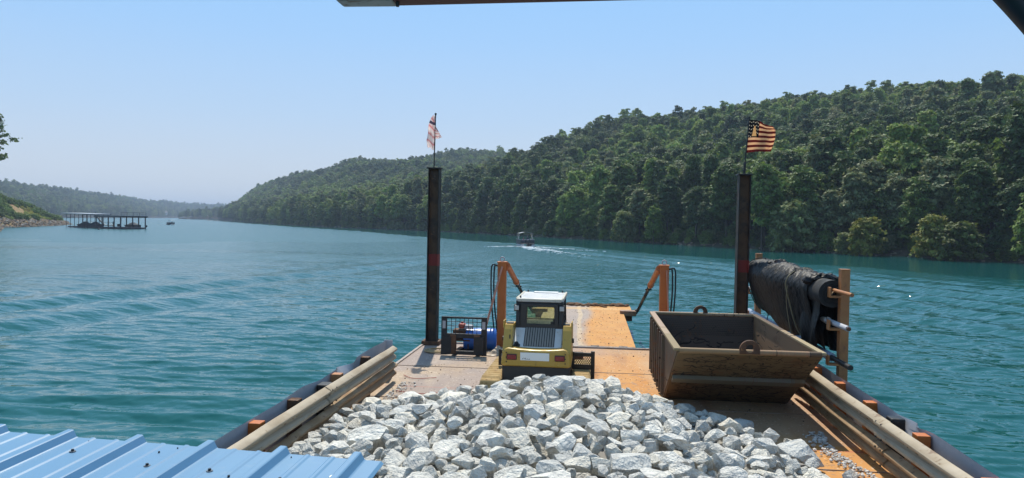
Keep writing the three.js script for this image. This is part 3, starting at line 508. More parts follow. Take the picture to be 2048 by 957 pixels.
// ---------------------------------------------------------------- posts that lift the ramp
function liftPost(label, x, side) { // side: +1 right of the ramp
  const o = thing('ramp_lift_post', label, 'post', [x, DK, -20.12]), H = 2.42;
  mesh('post_column', [box(.235, H, .255, 0, H / 2, 0, .012), box(.34, .025, .34, 0, .0125, 0, .004), box(.275, .03, .275, 0, H + .005, 0, .006)], M.orange, o);
  mesh('lift_eye', [new THREE.TorusGeometry(.06, .017, 8, 16).translate(0, H + .09, 0), rod([0, H, 0], [0, H + .05, 0], .02)], M.galv, o);
  const A = new THREE.Vector3(-side * .14, H - .1, -.1), B = new THREE.Vector3(-side * .06 - (side > 0 ? .0 : -.0), .17, -7.45), at = (t) => A.clone().lerp(B, t).toArray();
  B.x = (side > 0 ? 1.85 : -2.25) - x;
  mesh('hydraulic_cylinder', [rod(at(-.01), at(.30), .085, .085, 16), rod(at(.29), at(.31), .1, .1, 16), box(.10, .22, .2, -side * .11, H - .12, -.12, .01)], M.orange, o);
  mesh('piston_rod', rod(at(.3), at(.37), .045), M.chrome, o);
  mesh('shackle', [rod(at(.365), at(.42), .075, .05, 8), bar([at(.4)[0] - .1, at(.4)[1], at(.4)[2]], [at(.4)[0] + .1, at(.4)[1], at(.4)[2]], .05)], M.blackSteel, o);
  const links = []; for (let i = 0; i < 30; i++) { const t = .42 + i / 30 * .58, l = new THREE.TorusGeometry(.05, .02, 5, 10); l.scale(1, 1.9, 1); if (i % 2) l.rotateY(Math.PI / 2); l.applyQuaternion(new THREE.Quaternion().setFromUnitVectors(new THREE.Vector3(0, 1, 0), B.clone().sub(A).normalize())); l.translate(...at(t)); links.push(l); }
  links.push(rod(at(.55), at(.7), .05, .05, 6)); mesh('chain', links, M.blackSteel, o);
  for (const [k, d] of [[0, .2], [1, .28]]) mesh('hydraulic_hose', tube([[side * .1, H - .12, .05], [side * (d - .02), H - .06, .08], [side * (d + .02), H - .5, .12], [side * (d - .02), H - 1.3, .14], [side * (d - .08), H - 1.9, .12], [side * .16, .1, .12]], .022, 40, 6), M.rubber, o);
  return o;
}
{
  const l = liftPost('orange steel ramp lifting post with a hydraulic cylinder behind the loader on the left', -2.48, -1);
  mesh('brace_pipe', [rod([.02, 2.3, .16], [-.42, .22, 1.1], .03), rod([-.42, .22, 1.1], [-.46, .02, 1.18], .055, .04), box(.1, .2, .03, -.45, .12, 1.16, .01)], worn(1, [.50, .22, .14], [.45, .18, .1], [.3, .12, .06], { seed: 77 }), l);
  const r = liftPost('orange steel ramp lifting post with a hydraulic cylinder rising behind the steel bin', 2.08, 1);
  mesh('brace_pipe', rod([.05, 2.3, .16], [.16, .05, .3], .022), worn(1, [.50, .22, .14], [.45, .18, .1], [.3, .12, .06], { seed: 78 }), r);
}

// ---------------------------------------------------------------- yellow track loader, seen from behind
{
  const o = thing('track_loader', 'yellow compact track loader with a white engine cover, seen from behind on the deck', 'track loader', [-1.0, DK, -14.85], -1.2 * R); o.scale.x = .97;
  const Y = M.yellow, B = M.blackSteel;
  mesh('chassis', [rbox(1.36, .66, 1.7, 0, .45, .0, .05), rbox(1.40, .5, .12, 0, .5, .86, .04)], plain(.02, .021, .023, .5), o);
  mesh('name_tag', box(.22, .16, .012, .27, .24, .925), M.white, o);
  // bumper: one rounded yellow shell with a swept top
  { const s = new THREE.Shape(); s.moveTo(-.68, .80); s.quadraticCurveTo(-.69, .765, -.64, .76); s.lineTo(.64, .76); s.quadraticCurveTo(.69, .765, .68, .80); s.lineTo(.655, .98); s.quadraticCurveTo(.64, 1.05, .56, 1.06); s.quadraticCurveTo(0, 1.0, -.56, 1.06); s.quadraticCurveTo(-.64, 1.05, -.655, .98);
    const g = new THREE.ExtrudeGeometry(s, { depth: .3, bevelEnabled: true, bevelSize: .035, bevelThickness: .06, bevelSegments: 4, curveSegments: 14 }); g.translate(0, 0, .62); mesh('bumper', toCreasedNormals(g, .6), Y, o); }
  const lens = plain(.20, .014, .016, .25);
  for (const s of [-1, 1]) { const h = mesh('tail_light', box(.205, .115, .05, s * .49, .92, .985, .01), M.dark, o); mesh('light_lens', rbox(.185, .095, .03, s * .49, .92, 1.005, .012), lens, h); }
  const tagTex = canvasTex(256, 64, (c, w, h) => { c.fillStyle = '#e4e2da'; c.fillRect(0, 0, w, h); c.strokeStyle = '#2a2622'; c.lineWidth = 3; const r = rng(4); c.beginPath(); for (let i = 0; i < 16; i++) { const x = 18 + i * 4.6, y = 50 + (r() - .5) * 14; i % 4 === 0 ? c.moveTo(x, y) : c.lineTo(x, y); } c.stroke(); });
  { const g = box(.59, .155, .012, -.02, .935, .985, .003), p = g.attributes.position; boxUV(g); const uv = g.attributes.uv; for (let i = 0; i < uv.count; i++) uv.setXY(i, (p.getX(i) + .315) / .59, (p.getY(i) - .8575) / .155); mesh('rear_sign', g, new THREE.MeshStandardMaterial({ map: tagTex, roughness: .5 }), o, true); }
  // sloping engine cover with a slatted grille
  const slope = (x, y, z) => { const a = Math.atan2(.42, .5), c = Math.cos(a), s = Math.sin(a); return [x, 1.03 + (-z) * s + y * c, .70 + z * c + y * s]; };     // z runs down the slope, y out of it
  const tilt = (g) => { const p = g.attributes.position; for (let i = 0; i < p.count; i++) p.setXYZ(i, ...slope(p.getX(i), p.getY(i), p.getZ(i))); g.computeVertexNormals(); return g; };
  { const cover = mesh('engine_cover', [tilt(flat(rbox(1.06, .07, .60, 0, .0, -.26, .03))), tilt(flat(rbox(1.0, .02, .54, 0, .042, -.27, .009)))], M.white, o);
    mesh('grille_back', tilt(flat(box(.64, .012, .50, .03, .055, -.28))), plain(.012, .012, .012, .8), cover);
    for (let i = 0; i < 12; i++) mesh('grille_slat', tilt(flat(box(.036, .02, .49, -.255 + i * .052, .066, -.27, .004))), plain(.24, .22, .19, .7), cover);
    for (const [x, z, r] of [[-.44, -.10, .045], [-.405, -.045, .05], [-.45, -.035, .05]]) mesh('exhaust_hole', tilt(flat(new THREE.CylinderGeometry(r, r, .02, 14).translate(x, .052, z))), M.dark, cover);
    mesh('hinge_strip', tilt(flat(box(.8, .03, .03, 0, .04, -.56))), B, cover);
  }
  // side towers and lift arms
  for (const s of [-1, 1]) {
    const pts = [[.90, .78], [.93, 1.0], [.72, 1.42], [.66, 1.5], [.2, 1.5], [.12, 1.40], [.1, .78]];
    const g = prism(pts.map(([z, y]) => [z, y]), .16, .012); g.rotateY(-Math.PI / 2); g.translate(s * .61 + .09, 0, 0);
    mesh('arm_tower', [g, box(.025, .14, .3, s * .705, 1.52, .55, .008)], Y, o);
    mesh('pivot_pin', [rod([s * .52, 1.50, .52], [s * .66, 1.50, .52], .05), rod([s * .71, 1.2, .5], [s * .75, 1.2, .5], .05)], M.dark, o);
    mesh('lift_arm', [bar([s * .60, 1.36, .45], [s * .60, .95, -1.0], .08, .18), bar([s * .60, .95, -1.0], [s * .60, .35, -1.55], .08, .16)], Y, o);
    mesh('cover_bracket', rod([s * .57, 1.40, .22], [s * .40, 1.40, .22], .055), worn(1, [.45, .36, .2], [.36, .28, .15], [.2, .14, .08], { seed: 90, n: 64 }), o);
    // rubber track, its upper run buried in tan dust
    const lp = (q) => { const L = 1.0, r = .25, per = 4 * L + 2 * Math.PI * r; let d = q * per; if (d < 2 * L) return [.08 - L + d, .52, 0, 1]; d -= 2 * L; if (d < Math.PI * r) { const a = d / r; return [.08 + L + Math.sin(a) * r, .27 + Math.cos(a) * r, Math.sin(a), Math.cos(a)]; } d -= Math.PI * r; if (d < 2 * L) return [.08 + L - d, .02, 0, -1]; d -= 2 * L; const a = d / r; return [.08 - L - Math.sin(a) * r, .27 - Math.cos(a) * r, -Math.sin(a), -Math.cos(a)]; };
    const belt = sheet(180, 8, (u, v) => { const [z, y, nz, ny] = lp(u), lug = (Math.floor(u * 60) % 2 ? .028 : 0), e = v < .01 || v > .99 ? -.05 : lug; return [s * .90 + (clamp(v, .06, .94) - .5) * .47, y + ny * e, z + nz * e]; });
    mesh('track', belt, M.tanDust, o); mesh('track_frame', [rbox(.3, .3, 1.7, s * .88, .27, .08, .06), ...[-.75, -.3, .15, .6].map((z) => rod([s * .72, .2, z], [s * 1.06, .2, z], .13, .13, 14)), rod([s * .70, .27, 1.06], [s * 1.08, .27, 1.06], .2, .2, 16)], M.dark, o);
  }
  { // black mesh step guards over the tracks
    const st = (x0, x1, y0, y1, z, win) => { const g = mesh('step_guard', [box(x1 - x0, .075, .05, (x0 + x1) / 2, y1, z), box(x1 - x0, .1, .05, (x0 + x1) / 2, y0, z), box(.06, y1 - y0 + .1, .05, x0, (y0 + y1) / 2, z), box(.085, y1 - y0 + .34, .05, x1, (y0 + y1) / 2 - .1, z)], B, o); if (!win) return;
      const bars = []; const nx = 9, ny = 4; for (let j = 0; j < ny; j++) for (let i = 0; i < nx; i++) { const w = (x1 - x0) / nx, h = (y1 - y0) / ny, x = x0 + (i + .5) * w, y = y0 + (j + .5) * h; bars.push(bar([x - w / 2, y, z], [x, y + h / 2, z], .012), bar([x, y + h / 2, z], [x + w / 2, y, z], .012), bar([x + w / 2, y, z], [x, y - h / 2, z], .012), bar([x, y - h / 2, z], [x - w / 2, y, z], .012)); }
      const m = mesh('step_mesh', bars, B, o); m.userData.kind = 'stuff'; };
    st(.72, 1.14, .60, .86, .12, true); st(-.86, -.74, .62, .86, .12, false);
  }
  // cab
  const cab = mesh('cab', [box(1.0, .08, 1.5, 0, 1.36, -.42), ...[-1, 1].flatMap((s) => [bar([s * .46, 1.34, .29], [s * .455, 1.93, .25], .085, .1), bar([s * .46, 1.34, -1.12], [s * .44, 1.93, -1.08], .08)]), box(.98, .1, .09, 0, 1.885, .25), box(.92, .1, .09, 0, 1.44, .29), box(.9, .07, .08, 0, 1.9, -1.08), box(.9, .12, .08, 0, 1.36, -1.12), ...[-1, 1].map((s) => box(.12, .5, .03, s * .39, 1.66, .27))], plain(.011, .012, .014, .4), o);
  for (const s of [-1, 1]) { const m = []; for (let i = 0; i < 12; i++) m.push(bar([s * .46, 1.36, -1.05 + i * .105], [s * .455, 1.9, -1.05 + i * .105], .012)); for (let i = 0; i < 5; i++) m.push(bar([s * .46, 1.44 + i * .095, -1.08], [s * .46, 1.44 + i * .095, .24], .012)); mesh('side_screen', m, plain(.011, .012, .014, .5), cab); }
  { const s = new THREE.Shape(); const rr = (q, x0, y0, x1, y1, r) => { q.moveTo(x0 + r, y0); q.lineTo(x1 - r, y0); q.quadraticCurveTo(x1, y0, x1, y0 + r); q.lineTo(x1, y1 - r); q.quadraticCurveTo(x1, y1, x1 - r, y1); q.lineTo(x0 + r, y1); q.quadraticCurveTo(x0, y1, x0, y1 - r); q.lineTo(x0, y0 + r); q.quadraticCurveTo(x0, y0, x0 + r, y0); };
    rr(s, -.40, 1.41, .40, 1.9, .05); const hole = new THREE.Path(); rr(hole, -.275, 1.475, .325, 1.855, .05); s.holes.push(hole);
    const g = new THREE.ExtrudeGeometry(s, { depth: .04, bevelEnabled: true, bevelSize: .008, bevelThickness: .008, bevelSegments: 2 }); g.translate(0, 0, .29); mesh('rear_window_frame', g, plain(.011, .012, .014, .35), cab); }
  const glass = (k) => new THREE.MeshPhysicalMaterial({ color: lin(...k), transmission: 1, thickness: 0, roughness: .03, ior: 1.5, side: THREE.DoubleSide });
  mesh('rear_window', box(.62, .40, .008, .025, 1.665, .30, .002), glass([.86, .87, .74]), cab);
  mesh('front_window', box(.86, .48, .008, 0, 1.64, -1.1, .002), glass([.88, .88, .72]), cab);
  mesh('seat', [rbox(.44, .12, .42, -.22, 1.30, -.35, .04)], M.rubber, cab);
  mesh('window_latch', [box(.09, .05, .05, .29, 1.52, .33), box(.03, .12, .03, .31, 1.55, .34)], M.dark, cab);
  mesh('roof', [rbox(1.02, .05, 1.50, 0, 1.965, -.42, .022), rbox(.94, .03, 1.4, 0, 1.995, -.42, .013)], worn(1.1, [.46, .46, .45], [.52, .52, .50], [.36, .34, .3], { seed: 93, rough: .45, bump: .0008 }), o);
  mesh('roof_rail', [box(.05, .07, 1.46, -.485, 1.99, -.42, .02), box(.05, .07, 1.46, .485, 1.99, -.42, .02), box(1.0, .05, .05, 0, 1.985, .31, .02)], worn(1, [.58, .54, .44], [.5, .46, .36], [.4, .34, .25], { seed: 94 }), o);
  mesh('roof_hatch', box(.56, .03, .2, .03, 2.015, -.98, .01), M.white, o);
  for (const s of [-1, 1]) { const l = mesh('work_light', [box(.12, .13, .10, s * .48, 1.82, .33, .012), box(.03, .1, .05, s * .48, 1.91, .33)], M.dark, o); mesh('light_lens', [rbox(.095, .095, .02, s * .48, 1.82, .385, .009)], plain(.38, .37, .35, .2), l); }
  for (const [x, z] of [[-.40, -1.1], [.40, -1.1], [-.42, .2]]) mesh('roof_stud', new THREE.CylinderGeometry(.016, .02, .05, 10).translate(x, 2.03, z), M.dark, o);
  for (const s of [-1, 1]) for (let i = 0; i < 3; i++) mesh('bolt', rod([s * (.60 - i * .0), .82 + i * .09, .985], [s * .60, .82 + i * .09, 1.0], .014, .012, 8), M.dark, o);
  mesh('hydraulic_hose', [tube([[-.52, 1.46, .5], [-.56, 1.30, .78], [-.53, 1.12, .80], [-.50, 1.06, .72]], .02, 24, 6), tube([[.52, 1.46, .45], [.55, 1.34, .74], [.53, 1.15, .78]], .018, 24, 6)], M.rubber, o);
  mesh('door_handle', [box(.02, .12, .03, .50, 1.6, .1), rod([.5, 1.5, .26], [.56, 1.5, .30], .012)], M.dark, o);
  // bucket in front
  mesh('bucket', [box(1.75, .5, .04, 0, .32, -1.75), box(1.75, .04, .6, 0, .08, -2.05), prism([[1.75, .06], [2.35, .06], [1.9, .55], [1.75, .57]], .03).rotateY(Math.PI / 2).translate(-.875, 0, 0), prism([[1.75, .06], [2.35, .06], [1.9, .55], [1.75, .57]], .03).rotateY(Math.PI / 2).translate(.845, 0, 0)], M.rust, o);
}

// ---------------------------------------------------------------- steel skip bin with an overhanging front
const scratch = (seed, base, dark, w = 512, h = 256, n = 90) => canvasTex(w, h, (c) => {
  const r = rng(seed), im = c.createImageData(w, h); for (let y = 0; y < h; y++) for (let x = 0; x < w; x++) { const a = fbm(x / w * 7, y / h * 6, seed, 5), b = fbm(x / w * 40, y / h * 20, seed + 3, 3), st = fbm(x / w * 8, y / h * 6, seed + 7, 4); let q = mix3(base, dark, sstep(.5, .78, a * .55 + st * .45) * .75); q = mix3(q, [.16, .07, .025], sstep(.60, .70, b * .5 + a * .5) * .7); q = S3(q.map((v) => v * (.9 + .2 * r()))); const o = (y * w + x) * 4; im.data[o] = q[0] * 255; im.data[o + 1] = q[1] * 255; im.data[o + 2] = q[2] * 255; im.data[o + 3] = 255; } c.putImageData(im, 0, 0);
  c.lineCap = 'round'; for (let i = 0; i < n; i++) { let x = r() * w, y = Math.pow(r(), .7) * h, a = (r() - .5) * 2.2 + (r() < .25 ? 1.2 : 0); c.strokeStyle = `rgba(${16 + r() * 12},${10 + r() * 6},6,${.7 + .3 * r()})`; c.lineWidth = 1.6 + 5.5 * r() * r(); c.beginPath(); c.moveTo(x, y); const l = 4 + Math.floor(r() * 7); for (let k = 0; k < l; k++) { a += (r() - .5) * 1.5; x += Math.cos(a) * 7; y += Math.sin(a) * 4; c.lineTo(x, y); } c.stroke(); }
});
const fitUV = (g, ax, ay) => { g.computeBoundingBox(); const b = g.boundingBox, p = g.attributes.position, get = (i, k) => [p.getX(i), p.getY(i), p.getZ(i)][k], lo = b.min.toArray(), hi = b.max.toArray(), uv = new Float32Array(p.count * 2); for (let i = 0; i < p.count; i++) { uv[2 * i] = (get(i, ax) - lo[ax]) / (hi[ax] - lo[ax]); uv[2 * i + 1] = (get(i, ay) - lo[ay]) / (hi[ay] - lo[ay]); } g.setAttribute('uv', new THREE.BufferAttribute(uv, 2)); return g; };
{
  const X = 2.8, o = thing('steel_skip_bin', 'big open tan steel bin with scratched rusty sides and a sloping front on the deck', 'skip bin', [X, DK, -15.2]);
  const xl = 1.57 - X, xr = 4.0 - X, zf = -17.7 + 15.2, zn = -12.62 + 15.2, zb = -14.75 + 15.2, H = 1.38;
  const sideShape = [[zf, .03], [zb, .03], [zn, H], [zf, H]];
  const tan = (s, b, d, n, w, h) => new THREE.MeshStandardMaterial({ map: scratch(s, b, d, w, h, n), roughness: .72, side: THREE.DoubleSide });
  const side = (x, name, mat) => { const g = flat(prism(sideShape, .035)); g.rotateY(-Math.PI / 2); g.translate(x + .0175, 0, 0); g.computeVertexNormals(); mesh(name, fitUV(g, 2, 1), mat, o, true); };
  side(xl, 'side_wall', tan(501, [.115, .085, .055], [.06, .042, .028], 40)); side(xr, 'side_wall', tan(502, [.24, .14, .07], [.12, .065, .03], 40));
  for (let i = 0; i < 7; i++) { const z = zf + .22 + i * .46, top = H - .06, bot = z > zb ? .03 + (z - zb) / (zn - zb) * (H - .03) + .05 : .04; if (top - bot > .25) mesh('side_rib', box(.07, top - bot, .09, xl - .045, (top + bot) / 2, z, .006), tan(503 + i, [.12, .09, .06], [.065, .045, .03], 10, 128, 128), o); }
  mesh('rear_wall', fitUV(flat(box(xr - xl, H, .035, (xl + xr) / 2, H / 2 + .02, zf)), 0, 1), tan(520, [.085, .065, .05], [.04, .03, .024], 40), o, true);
  { // perforated liner along the top of the rear wall
    const r = []; for (let i = 0; i < 60; i++) for (let j = 0; j < 9; j++) r.push(new THREE.CylinderGeometry(.012, .012, .012, 6).rotateX(Math.PI / 2).translate(xl + .06 + i * .04 + (j % 2) * .02, H - .12 - j * .045, zf + .022)); const m = mesh('liner_studs', r, plain(.045, .036, .028, .8), o); m.userData.kind = 'stuff'; }
  const slopeQ = (x0, x1, y0, y1, off, th) => { const dz = (zn - zb) / (H - .03), zz = (y) => zb + (y - .03) * dz, n = new THREE.Vector2(-dz, 1).normalize(); // outward: towards the camera and down
    const g = prism([[zz(y0) + off, y0 - off * dz * .6], [zz(y0) + off + th, y0 - (off + th) * dz * .6], [zz(y1) + off + th, y1 - (off + th) * dz * .6], [zz(y1) + off, y1 - off * dz * .6]], x1 - x0); g.rotateY(-Math.PI / 2); g.translate(x1, 0, 0); return flat(g); };
  mesh('front_panel', fitUV(slopeQ(xl, xr, .72, H, 0, .03), 0, 1), tan(530, [.145, .098, .045], [.085, .05, .022], 260), o, true);
  mesh('front_panel', fitUV(slopeQ(xl, xr, .03, .70, 0, .03), 0, 1), tan(531, [.115, .075, .034], [.065, .04, .018], 200), o, true);
  mesh('stiffener', [slopeQ(xl + .02, xr - .02, .68, .79, .035, .06)], tan(532, [.15, .13, .095], [.10, .08, .055], 0, 256, 64), o);
  mesh('floor', box(xr - xl, .04, zb - zf, (xl + xr) / 2, .03, (zb + zf) / 2), M.rust, o);
  const rim = tan(540, [.31, .225, .135], [.20, .12, .06], 20, 256, 64);
  mesh('rim', box(.13, .05, zn - zf + .06, xl - .01, H + .02, (zn + zf) / 2, .012), rim, o); mesh('rim', box(.11, .05, zn - zf + .06, xr + .01, H + .02, (zn + zf) / 2, .012), rim, o);
  mesh('rim', rod([xl, H + .01, zf], [xr, H + .01, zf], .045, .045, 12), rim, o); mesh('rim', rod([xl + .02, H + .005, zn], [xr - .02, H + .005, zn], .05, .05, 14), tan(541, [.24, .14, .07], [.15, .08, .035], 20, 256, 64), o);
  for (const [x, z] of [[2.72 - X, zf + .0], [2.78 - X, zn + .03]]) {
    const s = new THREE.Shape(); s.absarc(0, 0, .165, 0, Math.PI); s.lineTo(-.165, -.06); s.lineTo(.165, -.06); const h = new THREE.Path(); h.absarc(0, .03, .075, 0, Math.PI * 2, true); s.holes.push(h);
    const g = new THREE.ExtrudeGeometry(s, { depth: .04, bevelEnabled: true, bevelSize: .008, bevelThickness: .008, bevelSegments: 2, curveSegments: 20 }); g.translate(x, H + .05, z - .02); mesh('lifting_lug', g, M.rust, o); }
}

// ---------------------------------------------------------------- pipe rack and the roll of black fabric
{
  const o = thing('pipe_rack', 'orange steel rack of two posts and three long pipes along the right barge edge', 'rack', [4.88, DK, -17.6]), Zn = 3.36, Zf = -3.6, px = -.18;
  for (const z of [Zn, Zf]) mesh('rack_post', [box(.165, 2.76, .165, 0, 1.38, z, .01), box(.175, .012, .175, 0, 2.766, z, .003), box(.3, .2, .3, -.02, .1, z, .01)], M.orangePale, o);
  const P = [[2.36, .036, 4.3, -3.75, M.orangePale], [1.73, .05, 4.15, -3.95, M.galv], [1.05, .085, 3.3, -3.9, plain(.28, .33, .42, .4)]];
  for (const [y, r, a, b, m] of P) mesh('pipe', [rod([px, y, a], [px, y, b], r, r, 16)], m, o);
  mesh('inner_pipe', rod([px, 1.05, 4.32], [px, 1.05, 3.0], .05), M.blackSteel, o); mesh('inner_pipe', rod([px, 1.73, 4.2], [px, 1.73, 3.2], .036), M.rust, o);
  mesh('pipe_sleeve', rod([px, 1.73, 3.05], [px, 1.73, 1.4], .07, .085, 16), plain(.55, .50, .45, .7), o);
  for (const z of [Zn, Zf]) for (const [y, h] of [[2.36, .2], [1.73, .2], [1.05, .2]]) mesh('pipe_bracket', [box(.2, .045, .15, px + .02, y - .12, z, .006), box(.03, h, .15, px - .09, y - .04, z, .006)], M.orangePale, o);
}
{
  const o = thing('fabric_roll', 'roll of dark filter fabric sagging in black plastic wrap, hung on the pipe rack', 'fabric roll', [4.70, DK, -17.6]), Y = 2.28;
  const fabric = worn(.8, [.010, .0105, .011], [.015, .0155, .016], [.007, .007, .007], { rough: .85, seed: 120, bump: .004 });
  mesh('roll', [rod([0, Y, 3.28], [0, Y, -3.5], .265, .265, 40), new THREE.TorusGeometry(.2, .012, 6, 40).translate(0, Y, 3.285), new THREE.TorusGeometry(.13, .012, 6, 40).translate(0, Y, 3.287)], fabric, o);
  mesh('core_tube', new THREE.CylinderGeometry(.07, .07, 7.1, 18, 1, true).rotateX(Math.PI / 2).translate(0, Y, -.1), plain(.25, .17, .09, .8), o);
  const plast = new THREE.MeshPhysicalMaterial({ color: lin(.006, .006, .0065), specularIntensity: .6, roughness: .55, side: THREE.DoubleSide, bumpMap: pixelTex(256, 256, (x, y) => { const u = x / 256, v = y / 256; const n = Math.abs(fbm((u + v * .6) * 8, v * 3, 5, 4, 0) - .5) * 2, m = Math.abs(fbm(u * 16, v * 8, 9, 3) - .5) * 2, q = clamp(1 - n * .8 - m * .3); return [q, q, q]; }, false, .9), bumpScale: .02 });
  const sag = [[-3.25, .0], [-2.95, .16], [-2.6, .55], [-2.0, .60], [-1.7, .50], [-1.2, .66], [-.6, .78], [.2, .84], [.9, .82], [1.35, .76], [1.75, .84], [2.2, .9], [2.55, .82], [2.62, .75]], rad = [[-3.75, .16], [-3.55, .27], [-3.2, .30], [-2.85, .29], [-2.5, .38], [-1.5, .41], [0, .42], [.9, .38], [1.22, .31], [1.3, .30], [1.5, .36], [1.9, .35], [2.2, .31], [2.5, .33], [2.62, .30]];
  const wrap = (za, zb, nz, seed) => sheet(72, nz, (u, v) => {
    const z = lerp(za, zb, v), a = u * 2 * Math.PI, cx = Math.sin(a), cy = Math.cos(a), r = interp(rad, z), sg = interp(sag, z);
    const rid = (k, sl, s) => Math.pow(1 - Math.abs(2 * noise(z * k + a * sl, a * .7 + s, 1) - 1), 3), w = 1 + .07 * rid(4.5, 1.5, seed) + .05 * rid(10, 3, seed + 5) + .045 * rid(17, -4, seed + 8) - .06 + .06 * (noise(z * 1.6, Math.cos(a) * 1.2 + 3, seed) - .5);
    const low = Math.max(0, -cy); let y = cy * r * w - low * low * sg * (.9 + .2 * noise(z * 2, 4, seed)), x = cx * r * w * (1 + .25 * low * (1 - low) * sg) * (1 - .35 * low * sg);
    return [x, Y + y, z];
  });
  mesh('plastic_wrap', wrap(-2.62, 2.62, 150, 3), plast, o); mesh('end_wrap', wrap(-3.78, -2.5, 50, 9), fabric, o);
  const flapG = (x, seed) => sheet(16, 24, (u, v) => { const z = lerp(1.9, 3.12 - .1 * v, u), y = Y - .05 - v * (1.02 + .14 * noise(u * 3, seed, 1)) ; return [x + .05 * Math.sin(u * 11 + seed) * v + .03 * Math.sin(v * 7) + (noise(u * 3, v * 3, seed) - .5) * .06, y, z]; });
  mesh('hanging_flap', [flapG(-.2, 2), flapG(-.06, 4), flapG(.06, 6), flapG(.19, 9)], plast, o);
  { const r = rng(31), g = []; for (const [z, n, sp] of [[2.62, 26, .12], [-.9, 10, .3], [1.35, 12, .15]]) for (let i = 0; i < n; i++) { const a = (r() - .5) * 1.9 + (z < 2 ? .3 : 0), s = .05 + .07 * r(), q = new THREE.IcosahedronGeometry(s, 1), p = q.attributes.position; for (let k = 0; k < p.count; k++) { const m = .6 + .8 * noise(p.getX(k) * 30 + i, p.getY(k) * 30, p.getZ(k) * 30); p.setXYZ(k, p.getX(k) * m * 1.3, p.getY(k) * m * .7, p.getZ(k) * m); } q.computeVertexNormals(); q.translate(Math.sin(a) * (interp(rad, z) + .0), Y + Math.cos(a) * (interp(rad, z) + .0), z + (r() - .5) * sp); g.push(q); } mesh('bunched_plastic', g, plast, o); }
  const rope = plain(.30, .25, .15, .9), ring = (z, k) => { const p = []; for (let i = 0; i <= 30; i++) { const a = i / 30 * 6.283, cy = Math.cos(a), low = Math.max(0, -cy), r = interp(rad, z) + .035; p.push([Math.sin(a) * r * (1 - .3 * low * interp(sag, z)) * 1.06, Y + cy * r - low * low * interp(sag, z) * .97, z + .03 * Math.sin(a * 2 + k)]); } return tube(p, .012, 60, 5); };
  mesh('rope', [ring(1.36, 0), ring(1.42, 2), tube([[-.33, Y + .1, 1.4], [-.37, Y - .3, 1.42], [-.30, Y - .8, 1.4], [-.2, Y - 1.25, 1.38], [-.22, Y - 1.5, 1.42]], .01, 30, 5)], rope, o); mesh('rope', [ring(-2.5, 1), tube([[-.2, Y - .9, -.8], [-.26, Y - 1.2, -.8], [-.4, Y - 1.6, -.7]], .012, 20, 5)], M.rubber, o);
}

